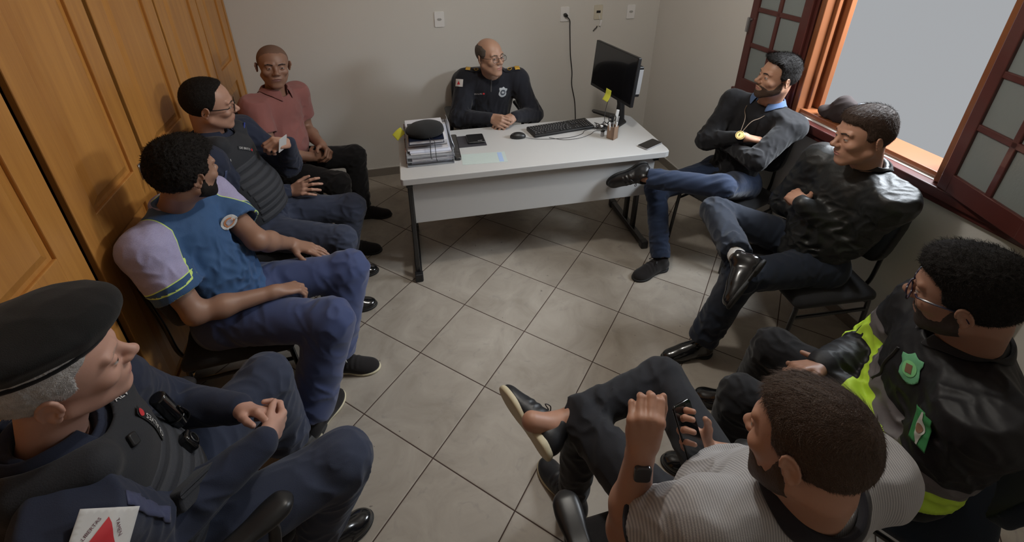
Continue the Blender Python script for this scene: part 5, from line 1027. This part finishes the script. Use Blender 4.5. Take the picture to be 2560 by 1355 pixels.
fr = frame_at(p.sf, 576, 401, 0, -1); patch(p, p.sf, 'white_tab', [(-.006, -.006), (.006, -.006), (.006, .006), (-.006, .006)], fr, m_patchw, .003)
fr = frame_at(p.sf, 562, 448, -.3, -1); patch(p, p.sf, 'sleeve_zip', [(-.006, -.045), (.006, -.045), (.006, .045), (-.006, .045)], fr, mat('blue_tab', (.06, .08, .16), .6), .003)
cdv = J['hnL']; ci = thing('badge_card', 'white plastic card held up by the officer with glasses against his vest', 'card', J['hnL']+V3(.035, -.015, .0)); b = bmesh.new(); prism(b, rrect(.058, .090, .005), -.001, .001, basis(nrm(V3(.5, .8, .1)), nrm(V3(.25, -.25, .93)), nrm(np.cross((.5, .8, .1), (.25, -.25, .93))))); obj('card', b, m_patchw, ci, smooth=False)
stack_chair('black chair under the officer in glasses, mostly hidden', J['pel'][0]+.02, J['pel'][1], 0.1)
pn_ = thing('ballpoint_pen', 'blue pen clipped at the collar of the officer with glasses', 'pen', J['nb']+p.Fs*.11+p.Ls*.075-p.up*.02); b = bmesh.new(); cyl(b, (0, 0, -.06), (.02, .03, .03), .0045, seg=10); obj('barrel', b, mat('blue_plastic', (.05, .08, .35), .4), pn_)

# ================================================================== man in the blue sports shirt
p = P_('D', 'person with curly black hair in a blue T-shirt with lilac sleeves', ('sporty', (.300, .165, .112)), (.22, .10, .08), (.02, .013, .01), hh=.003); J = p.J
hd = Head((-.762, -.598, 1.198), .938, -.10, .05, 1.04, 1.02, 1.0)
fR, _ = hand_field(p, 'R', (.15, .10, -1), True, .3, 1.02, curls=[(25, 35, 25), (35, 45, 30), (40, 48, 30), (42, 45, 30)], thumb=(.9, .35, .2)); fL, _ = hand_field(p, 'L', (-.1, -.1, -1), True, .3, 1.02, curls=[(3, 8, 8), (6, 10, 8), (8, 12, 8), (10, 12, 8)], spread=.16, thumb=(.65, .75, .1))
p.finish_body(hd, [fR, fL], None, p.m, brow=True); hair(p, hd, 'short', .013, .024, m_hairblk, curl=.0035, freq=260, res=.0035, quiff=.006, st=(9000, .010, .8, .0012, .7)); beard(p, hd, .0045, m_hairblk, res=.003)
for x in 'LR': p.J['_m'+x] = J['sh'+x]+(J['el'+x]-J['sh'+x])*.47
def reg_sleeve(P):
    d = np.full(len(P), -1.)
    for x, s in (('L', 1), ('R', -1)):
        a, b_ = J['sh'+x], J['el'+x]; lat = (P-a)@(p.Ls*s); dn = np.maximum(0, (a-P)@p.up+.02); inw = lat+.062-.42*dn; t = np.clip((P-a)@(b_-a)/((b_-a)@(b_-a)), .25, .7)
        arm = .080-np.linalg.norm(P-a-t[:, None]*(b_-a), axis=1); inw = np.minimum(inw, (.17-dn)*.6); arm = np.minimum(np.minimum(arm, .03), lat+.035); d = np.maximum(d, np.maximum(inw, arm))
    back = -((P-J['nb'])@p.Fs)-.045; return np.maximum(d, back)
def reg_cuff(P):
    d = np.full(len(P), -1.)
    for x in 'LR': a = nrm(J['el'+x]-J['sh'+x]); q = J['_m'+x]; d = np.where((np.linalg.norm(P-q, axis=1) < .16) & (reg_sleeve(P) > -.01), (P-q)@a, d)
    return d
m_tee = region_mat('blue_sports_jersey', (.030, .085, .205), [('lilac', (.30, .28, .48), None), ('lilac', (.60, .80, .20), .0022), ('cuff', (.030, .085, .205), None), ('piping', (.60, .80, .20), .0022)], rough=.75, heather=('lilac', (.42, .40, .58)), sheen=.15)
shirt(p, m_tee, .016, 1.05, 1.1, full=False, e=1.18, frac=.66, dis=std_folds(p, 41, .011, f=62, arms=False), h=.0045, neckr=.066, hem=-.02,
      attrs=dict(lilac=reg_sleeve, cuff=lambda P: np.where(reg_sleeve(P) > 0, reg_cuff(P), -1), piping=lambda P: np.where(reg_sleeve(P) > -.004, reg_cuff(P), -1)))
b = bmesh.new(); tube(b, [V3(J['nb']+p.up*.024+p.Fs*.012+p.Ls*.072*math.cos(t)+p.Fs*.068*math.sin(t)-p.up*.020*math.sin(t))-p.rootv for t in np.linspace(0, 6.283, 41)[:-1]], .0095, 8, closed=True); obj('neckband', b, cloth('lilac_ribbing', (.30, .28, .48)), p.root)
fr = frame_at(p.sf, 574, 556, .1, -1); o = patch(p, p.sf, 'round_badge', disc(.034, 24), fr, m_patchw, .002); patch(p, p.sf, 'orange_ring', disc(.022, 20), fr, mat('orange_print', (.62, .26, .12), .8), .0035, parent=o, solid=False); patch(p, p.sf, 'badge_core', disc(.014, 16), fr, mat('grey_print', (.45, .45, .52), .8), .0045, parent=o, solid=False)
m_trk = cloth('blue_track_cloth', (.040, .058, .150), .7, sheen=.25, bs=800); trousers(p, m_trk, .020, dis=leg_folds(p, 7, .011, f=55), e=1.06, shin=(.072, .066), end=.04); [shoe(p, x, m_canvas, m_sole_c, 'sneaker', lab='white') for x in 'LR']
d = nrm(J['hnR']-J['wrR']); 
stack_chair('black padded chair under the man in the blue sports shirt', J['pel'][0]+.02, J['pel'][1], 0.05, w=.46)

# ================================================================== beret officer in the foreground
p = P_('E', 'person wearing a black beret, navy uniform and loaded black vest', ('beret_officer', (.52, .30, .235)), (.42, .20, .17), (.40, .26, .21), hh=.003, neck=.052); J = p.J
hd = Head((-.692, -1.555, 1.262), .46, -.06, .20, 1.04, 1.0, .95, ear=1.12)
fR, _ = hand_field(p, 'R', (-.35, .75, -.2), curls=[(35, 50, 30), (42, 52, 32), (46, 54, 32), (50, 52, 32)], thumb=(.8, .4, .3)); fL, _ = hand_field(p, 'L', (-.2, -.75, -.5), curls=[(20, 40, 30), (26, 44, 30), (32, 46, 30), (36, 46, 30)], thumb=(.75, .5, .2))
p.finish_body(hd, [fR, fL], None, p.m); hair(p, hd, 'short', .005, .005, m_hairgr, curl=.0012, freq=320, st=(7000, .009, .35, .0009, .5, 1, lambda x, z: z+.26*x < .045))
Nb = nrm(hd.U+hd.L*.26); Xb = nrm(hd.L-hd.U*.26); bc = lambda x, y, z: hd.w(0, 0, 0)+hd.sc*(Xb*x+hd.F*y+Nb*z)
f = Field(); f.add(ell(bc(.010, -.022, .100), [.122*hd.sc, .140*hd.sc, .032*hd.sc], Xb, hd.F, Nb), .02); f.add(ell(bc(.0, -.014, .078), [.0885*hd.sc, .1045*hd.sc, .040*hd.sc], Xb, hd.F, Nb), .03); f.add(ell(bc(.02, .035, .105), [.080*hd.sc, .080*hd.sc, .036*hd.sc], Xb, hd.F, Nb), .04)
f.cut(half(bc(0, 0, .058), -Nb+hd.F*.06), .006); f.disp = lambda P: .0025*noise(P, 34, 5)+.0012*ridge(P, 60, 2); bt = raw('beret', f.mesh(.004), mat('black_felt', (0, 0, 0)), p.root)[0]
b = bmesh.new(); tube(b, [bc(.0895*math.cos(t), -.014+.1055*math.sin(t), .060+.006*math.sin(t))-p.rootv for t in np.linspace(0, 6.283, 49)[:-1]], .0050, 8, closed=True); obj('leather_band', b, m_blackcl, bt)
shirt(p, m_pol, .020, 1.12, 1.06, dis=std_folds(p, 51, .012, f=60), e=1.22, h=.0045, neckup=.03, neckr=.072); collar(p, 'collar', m_pol, .073, .070, gap=60, hgt=.036); cuffs(p, m_pol, r=.039, ln=.05)
trousers(p, m_poltr, .018, dis=leg_folds(p, 8, .011, f=55), e=1.06, shin=(.070, .062), end=.10, h=.0045); [shoe(p, x, m_boot, m_sole_b, 'boot') for x in 'LR']
vest(p, m_vest, .044, .10, belly=1.12)
fr = frame_at(p.vs, 380, 1056, -1, .12); fr = (fr[0], fr[1], fr[2], fr[3]); fr = frame_at(p.vs, 380, 1056, 1, -.10)
o = patch(p, p.vs, 'name_tape', [(-.062, -.012), (.062, -.012), (.062, .012), (-.062, .012)], fr, m_blackcl, .003); 
patch(p, p.vs, 'red_emblem', [(x+.048, y) for x, y in disc(.010)], fr, m_red, .005, parent=o, solid=False); lettering(p, p.vs, 'CB ALVES', .021, fr, m_patchw, dx=-.012, parent=o, lift=.005)
fr = frame_at(p.vs, 300, 990, .4, -1); lettering(p, p.vs, 'ALV', .024, fr, m_patchw, lift=.003)
fr = frame_at(p.vs, 465, 1110, .2, -1); cmn = pouch(p, p.vest, fr, 0, 0, .044, .052, .022, m_gloss, 'body_camera', .012, False); b = bmesh.new(); c, X, Y, N = fr; tube(b, [c+N*.023+X*.014*math.cos(t)+Y*.014*math.sin(t)-p.rootv for t in np.linspace(0, 6.283, 21)[:-1]], .0022, 6, closed=True); obj('lens_ring', b, m_black, cmn)
r_ = p.vs.t.ray_cast(Vector(J['pel']+p.up*.70*p.len+p.Ls*.105+p.Fs*.5), -Vector(p.Fs)); c, X, Y, N = V3(*r_[0]), p.Ls, -p.up, p.Fs; b = bmesh.new(); cyl(b, c+N*.026-Y*.035-p.rootv, c+N*.034+Y*.065-p.rootv, .019, seg=20); rd = obj('radio_pouch', b, m_gloss, p.vest, bevel=.004); b = bmesh.new(); cyl(b, c+N*.034+Y*.060-p.rootv, c+N*.036+Y*.095-p.rootv, .024, .019, seg=20); tube(b, smooth_path([c+N*.052+Y*.03-p.rootv, c+N*.062+Y*.07-p.rootv, c+N*.045+Y*.102-p.rootv], 5), .007, 8, flat=.4); obj('flap', b, m_gloss, rd, bevel=.003)
fr = frame_at(p.vs, 330, 1100, .2, -1); pouch(p, p.vest, fr, 0, 0, .022, .030, .008, m_black, 'buckle', .006, False)
fr = frame_at(p.vs, 470, 1225, .25, -1); pouch(p, p.vest, fr, 0, 0, .12, .05, .030, m_vest, 'pouch', .01)
fr = frame_at(p.sf, 262, 1330, .60, -.72); flag_mg(p, p.sf, fr, .100, .075)
pk = [V3(*p.sf.at(x, y)[0]) for x, y in ((316, 1244), (350, 1258), (388, 1274), (425, 1290))]; strap(p, p.sf, pk, .030, cloth('blue_tab_cloth', (.055, .065, .135), .6), 'sleeve_pocket', .002, .003)
swivel_chair('black office armchair with padded arms under the beret officer, foreground left', -.735, -1.465, .66, .46, .70, arm_x=.09, arm_y=.29, bk=.34, bw=.14, bx_=-.215)
# ================================================================== young man with the medal
p = P_('F', 'person with dark beard in a black sweater with a medal, arms and legs crossed', ('medal_man', (.42, .225, .145)), (.36, .15, .12), (.02, .012, .01)); J = p.J
hd = Head((2.11, -.264, 1.225), -3.358, .06, -.049, 1.0, .97, 1.05, gaze=(0, 1, -.1))
fR, _ = hand_field(p, 'R', (.15, -.25, -.9), curls=[(6, 12, 10), (8, 14, 10), (10, 16, 12), (14, 20, 14)], spread=.12, thumb=(.8, .5, .1)); fL, _ = hand_field(p, 'L', (.6, .2, -.4), curl=(30, 40, 25))
p.finish_body(hd, [fR, fL], None, p.m); hair(p, hd, 'high', .005, .020, m_hairblk, curl=.0012, quiff=.016, st=(6000, .018, .25, .0010, .6)); beard(p, hd, .0018, m_hairdb)
shirt(p, m_blackcl, .014, .98, 1.02, dis=std_folds(p, 61, .008, f=70), e=1.05, hem=-.06); collar(p, 'collar', cloth('blue_chambray', (.07, .115, .22)), .072, .070, gap=55)
trousers(p, m_jean, .010, dis=leg_folds(p, 9, .008, f=75), e=.98, shin=(.056, .048), ends=dict(L=.10, R=.03)); 
shoe(p, 'R', m_canvas, m_sole_b, 'sneaker'); shoe(p, 'L', mat('black_leather', (0, 0, 0)), m_sole_b, 'sneaker', Fd=J['toL']-J['anL'], U=nrm(J['knL']-J['anL'])+V3(0, 0, .3))
mc_ = V3(*p.sf.at(1851, 339)[0]); N2 = p.Fs; pts = [J['nb']+p.Ls*.075+p.Fs*.05+p.up*.01, J['nb']+p.Ls*.055+p.Fs*.105-p.up*.05, mc_*.5+(J['nb']+p.Fs*.12)*.5+p.Ls*.02, mc_+p.Fs*.012]; pt2 = [J['nb']-p.Ls*.075+p.Fs*.05+p.up*.01, J['nb']-p.Ls*.055+p.Fs*.105-p.up*.05, mc_*.5+(J['nb']+p.Fs*.12)*.5-p.Ls*.02, mc_+p.Fs*.012]
md_ = thing('medal', 'round brass medal hanging on a cord over the black sweater', 'medal', mc_); b = bmesh.new()
for q in (pts, pt2): tube(b, [V3(x)-mc_+p.Fs*.004 for x in smooth_path(q, 6)], .0022, 6)
obj('cord', b, mat('brown_cord', (.12, .08, .05), .8), md_); c, X, Y, N = frame_at(p.sf, 1851, 339, 0, -1); b = bmesh.new(); cyl(b, N*.004, N*.009, .026, seg=28); dd = obj('disc', b, mat('brass', (.42, .32, .14), .35, metal=.8), md_, bevel=.001); b = bmesh.new(); cyl(b, N*.009, N*.011, .015, seg=20); tube(b, [N*.010+X*.021*math.cos(t)+Y*.021*math.sin(t) for t in np.linspace(0, 6.283, 25)[:-1]], .0015, 6, closed=True); obj('relief', b, mat('brass', (0, 0, 0)), dd)
stack_chair('black padded chair of the man with the medal, nearest the desk', J['pel'][0]+.00, J['pel'][1]-.02, math.pi+.30, group=None)

# ================================================================== man in the black jacket
p = P_('G', 'person in a shiny black jacket and jeans below the window, arms crossed', ('jacket_man', (.46, .245, .165)), (.38, .16, .13), (.05, .03, .02)); J = p.J
hd = Head((1.924, -.99, 1.208), -3.50, -.12, .08, 1.03, 1.02, 1.0, gaze=(0, 1, -.3))
fR, _ = hand_field(p, 'R', (.45, -.1, -.5), curls=[(12, 25, 18), (14, 26, 18), (18, 28, 20), (22, 30, 20)]); fL, _ = hand_field(p, 'L', (.5, .3, -.5), curl=(35, 45, 30))
p.finish_body(hd, [fR, fL], None, p.m); hair(p, hd, 'short', .007, .017, m_hairbr, curl=.0012, freq=380, quiff=.006, st=(7000, .018, .22, .0010, .30))
m_jk = mat('shiny_black_nylon', (.013, .014, .014), .50, bump=.5, bscale=38, spec=.5, dist=.004)
def yoke(P): return np.abs((P-J['nb'])@p.up-(-.085))*0+np.where((P-J['nb'])@p.Fs > -.5, .0016-np.abs((P-(J['nb']-p.up*.075))@p.up-.25*((P-J['nb'])@p.Fs)), -1)
shirt(p, m_jk, .024, 1.08, 1.05, dis=std_folds(p, 71, .011, f=85, base=.0022), e=1.15, hem=-.10, neckup=.035, neckr=.070, name='jacket'); cuffs(p, m_jk, r=.040, ln=.02)
collar(p, 'collar', cloth('charcoal_knit', (.035, .034, .034)), .076, .074, gap=20, hgt=.030, fall=.020, flare=.006)
trousers(p, cloth('slate_denim', (.013, .019, .034), .85, bs=600), .012, dis=leg_folds(p, 10, .010, f=70), e=1.02, shin=(.062, .054), ends=dict(L=.04, R=.14))
shoe(p, 'L', m_boot, m_sole_b, 'dress'); shoe(p, 'R', m_boot, m_sole_b, 'dress', Fd=V3(-.78, -.30, -.52), U=nrm(J['knR']-J['anR'])+V3(-.1, 0, .6))
b = bmesh.new(); d = nrm(J['knR']-J['anR']); c = J['anR']+d*.055-p.rootv; u = nrm(np.cross(d, (0, 0, 1))); v_ = np.cross(d, u); tube(b, [c-d*.03, c+d*.012], .041, 20); obj('sock', b, m_patchw, p.root)
stack_chair('black padded chair of the man in the shiny jacket, below the window', J['pel'][0]-.01, J['pel'][1]-.02, math.pi-.10, w=.46)

# ================================================================== traffic agent with hi-vis jacket
p = P_('H', 'person with beard and glasses in a black and neon yellow jacket', ('agent', (.30, .158, .105)), (.26, .11, .09), (.015, .01, .008), neck=.062); J = p.J
hd = Head((1.327, -1.824, 1.216), 1.959, -.26, -.094, 1.03, 1.02, 1.05)
fR, _ = hand_field(p, 'R', (.1, -.55, -.8), curls=[(10, 30, 22), (20, 36, 25), (28, 40, 28), (34, 42, 30)], thumb=(.8, .5, .1)); fL, _ = hand_field(p, 'L', (.4, .4, -.6), curl=(35, 45, 30))
p.finish_body(hd, [fR, fL], None, p.m); hair(p, hd, 'short', .007, .020, m_hairblk, curl=.002, freq=330, quiff=.008, st=(9000, .013, .5, .0009, .6)); beard(p, hd, .0014, mat('stubble', (.028, .018, .014), .7)); glasses(p, hd, mat('purple_black_frame', (.02, .015, .04), .2), m_lens, .052, .038, .0022)
def zt(P): return (P-J['pel'])@p.up
def arm_t(P, x): a, b_ = J['sh'+x], J['el'+x]; d = b_-a; return ((P-a)@d)/(d@d)
def dist_arm(P, x):
    a, b_, c_ = J['sh'+x], J['el'+x], J['wr'+x]
    def dd(a, b_): t = np.clip(((P-a)@(b_-a))/((b_-a)@(b_-a)), 0, 1); return np.linalg.norm(P-a-t[:, None]*(b_-a), axis=1)
    return np.minimum(dd(a, b_), dd(b_, c_))
def band(P, lo, hi):
    z = zt(P)+.03*np.clip((P-J['pel'])@p.Ls/.2, -1, 1); r = np.minimum(z-lo*p.len, hi*p.len-z); return np.minimum(r, dist_arm(P, 'R')-.082)
m_hv = region_mat('hi_vis_jacket_cloth', (.008, .008, .010), [('neon', (.48, .72, .055), None), ('grey', (.13, .12, .125), None)], rough=.58, bump=.5, bscale=42, spec=.4)
shirt(p, m_hv, .030, 1.12, 1.08, k=.08, dis=std_folds(p, 81, .013, f=75, base=.0028), e=1.25, hem=-.10, neckup=.04, neckr=.074, name='jacket', h=.005, attrs=dict(neon=lambda P: band(P, .20, .56), grey=lambda P: band(P, .56, .66))); cuffs(p, m_blackcl, r=.040, ln=.03)
collar(p, 'collar', cloth('black_collar_cloth', (.011, .011, .013), .8), .080, .078, gap=24, hgt=.034, fall=.020, flare=.006)
b = bmesh.new(); pts = [V3(*p.sf.t.ray_cast(Vector(J['pel']+p.up*t*p.len+p.Fs*.6), -Vector(p.Fs))[0]) for t in np.linspace(.60, .90, 6)]; tube(b, [q+p.Fs*.003-p.rootv for q in smooth_path(pts, 3)], .0045, 6, flat=.5); obj('zip', b, mat('dark_zip', (.05, .05, .05), .4), p.root)
fr = frame_at(p.sf, 2275, 922, .55, -.95); o = patch(p, p.sf, 'badge_patch', crest(.085), fr, mat('green_embroidery', (.14, .42, .22), .8), .003); patch(p, p.sf, 'badge_centre', disc(.022), fr, mat('pale_green_embroidery', (.22, .60, .25), .8), .0045, parent=o, solid=False); patch(p, p.sf, 'badge_core', [(-.009, -.012), (.009, -.012), (.009, .012), (-.009, .012)], fr, mat('brown_embroidery', (.22, .12, .07), .8), .0055, parent=o, solid=False)
fr = frame_at(p.sf, 2310, 1073, -.62, -.85); o = patch(p, p.sf, 'flag_patch', [(-.032, -.046), (.032, -.046), (.032, .046), (-.032, .046)], fr, mat('green_flag_cloth', (.035, .22, .07), .8), .010, flat=.003); m_fw = mat('pale_flag_cloth', (.50, .52, .47), .8)
patch(p, p.sf, 'white_band', [(-.003, -.044), (.003, -.044), (.006, -.026), (.017, -.004), (.017, .004), (.006, .026), (.003, .044), (-.003, .044), (-.006, .026), (-.017, .004), (-.017, -.004), (-.006, -.026)], fr, m_fw, .0115, flat=.003, parent=o, solid=False); patch(p, p.sf, 'flag_crest', disc(.012), fr, mat('brown_embroidery', (0, 0, 0)), .0125, flat=.003, parent=o, solid=False)
trousers(p, m_blackcl, .016, dis=leg_folds(p, 12), e=1.04, shin=(.062, .056)); [shoe(p, x, m_boot, m_sole_b, 'boot') for x in 'LR']
ch = stack_chair('dark blue padded chair of the man in the neon jacket, at the right edge', J['pel'][0]+.03, J['pel'][1]-.03, math.atan2(.858, -.513), fab=m_navyfab, w=.50)

# ================================================================== man with the phone in the foreground
p = P_('I', 'person in a grey striped polo seen from behind, holding a phone, smartwatch on raised wrist', ('phone_man', (.44, .235, .160)), (.36, .16, .13), (.03, .02, .015), neck=.060); J = p.J
hd = Head((.661, -2.028, 1.205), 1.886, -.26, .193, .98, 1.03, 1.0)
fL, _ = hand_field(p, 'L', (.45, .85, .10), True, .25, 1.12, curls=[(66, 60, 30), (68, 62, 34), (70, 62, 34), (72, 60, 34)], thumb=(.75, .35, .6)); fR, _ = hand_field(p, 'R', (.05, -.45, .85), True, .3, 1.12, curls=[(18, 40, 40), (20, 44, 42), (24, 46, 44), (28, 48, 44)], thumb=(.75, .45, .65), tcurl=35)
fa = Field(); d = J['knR']-J['anR']; fa.add(cone(J['anR']+d*.35, J['anR'], .045, .036), .02); fa.add(cone(J['anR'], J['anR']+(J['toR']-J['anR'])*.5, .036, .032), .03)
p.finish_body(hd, [fL, fR, fa], None, p.m); hair(p, hd, 'short', .004, .010, m_hairdb, curl=.001, freq=380, quiff=.004, st=(10000, .024, .12, .0009, .16)); beard(p, hd, .0014, m_hairdb, res=.003)
m_st = mat('grey_striped_knit', (.38, .38, .39), .85, bump=.3, bscale=400, sheen=.2); nt = m_st.node_tree; tc = _n(nt, 'ShaderNodeTexCoord'); mp = _n(nt, 'ShaderNodeMapping'); mp.inputs['Rotation'].default_value = (0, .0, .25); nt.links.new(tc.outputs['Object'], mp.inputs[0]); wv = _n(nt, 'ShaderNodeTexWave'); wv.inputs['Scale'].default_value = 62; wv.inputs['Distortion'].default_value = .4; nt.links.new(mp.outputs[0], wv.inputs[0]); mx = _n(nt, 'ShaderNodeMix', data_type='RGBA'); mx.inputs[6].default_value = (.27, .27, .285, 1); mx.inputs[7].default_value = (.47, .47, .48, 1); nt.links.new(wv.outputs['Fac'], mx.inputs[0]); nt.links.new(mx.outputs[2], nt.nodes['Principled BSDF'].inputs['Base Color'])
shirt(p, m_st, .016, 1.15, 1.08, full=False, e=1.15, frac=.60, dis=std_folds(p, 91, .010, f=55, arms=False), h=.0045, neckr=.068, hem=-.03); collar(p, 'collar', cloth('black_collar_knit', (.014, .014, .020), .85), .074, .072, gap=50, hgt=.034, fall=.038, flare=.024)
for x in 'LR':
    a, b_ = J['sh'+x], J['el'+x]; d = nrm(b_-a); q = a+(b_-a)*.60-p.rootv; u = nrm(np.cross(d, (0, 0, 1))); v_ = np.cross(d, u); b = bmesh.new(); tube(b, [q+d*.004+(u*math.cos(t)+v_*math.sin(t))*.0775 for t in np.linspace(0, 6.283, 33)[:-1]], .0085, 8, closed=True); obj('sleeve_cuff', b, MATS['black_collar_knit'], p.root)
m_bj = cloth('black_denim', (.012, .013, .018), .8, bs=600); trousers(p, m_bj, .010, dis=leg_folds(p, 13, .007, f=70), e=1.0, shin=(.056, .046), ends=dict(R=.20, L=.04)); 
m_sn = mat('black_sneaker_leather', (.012, .013, .016), .45, bump=.2, bscale=120); U_ = nrm(np.cross(J['toR']-J['anR'], V3(0, .0, 1))); FR = nrm(J['toR']-J['anR']); sd = nrm(J['knR']-J['anR']); shoe(p, 'R', m_sn, m_sole_c, 'sneaker', Fd=V3(-.35, .92, .15), U=sd, sole_t=.026); shoe(p, 'L', m_sn, m_sole_c, 'sneaker', sole_t=.024)
d = nrm(J['elL']-J['wrL']); c = J['wrL']+d*.030; b = bmesh.new(); tube(b, [c-d*.011-p.rootv, c+d*.011-p.rootv], .0305, 24); w_ = obj('smartwatch', b, mat('grey_rubber', (.22, .22, .23), .6), p.root); out = nrm(np.cross(d, np.cross(-FWD, d))); X_ = nrm(np.cross(d, out)); b = bmesh.new(); prism(b, rrect(.038, .044, .010), .028, .040, basis(X_, d, np.cross(X_, d) if np.cross(X_, d)@out > 0 else -np.cross(X_, d), c-p.rootv)); obj('watch_case', b, mat('dark_watch_glass', (.05, .05, .055), .2), w_, bevel=.003)
fn = thing('smartphone', 'black smartphone held upright in the right hand of the man in the grey polo', 'phone', J['hnR']+V3(-.004, -.012, .030)); b = bmesh.new(); fd = nrm(J['hnR']-J['wrR']); Zp = V3(.05, -.45, .85); Zp = nrm(Zp-fd*(Zp@fd)); tt_ = np.cross(fd, Zp); Yp = nrm(fd*.75+tt_*.66); Xp = np.cross(Yp, Zp); prism(b, rrect(.072, .150, .010), -.004, .004, basis(Xp, Yp, Zp)); obj('case', b, m_gloss, fn, bevel=.002)
b = bmesh.new(); prism(b, rrect(.024, .030, .006), .004, .0055, basis(Xp, Yp, Zp, Xp*.020+Yp*.050)); obj('camera_window', b, m_black, fn, smooth=False)
swivel_chair('black office armchair with padded arms under the man with the phone', .60, -1.93, math.pi*.5, .46, .70, arm_x=.06, arm_y=.275, bk=.34)
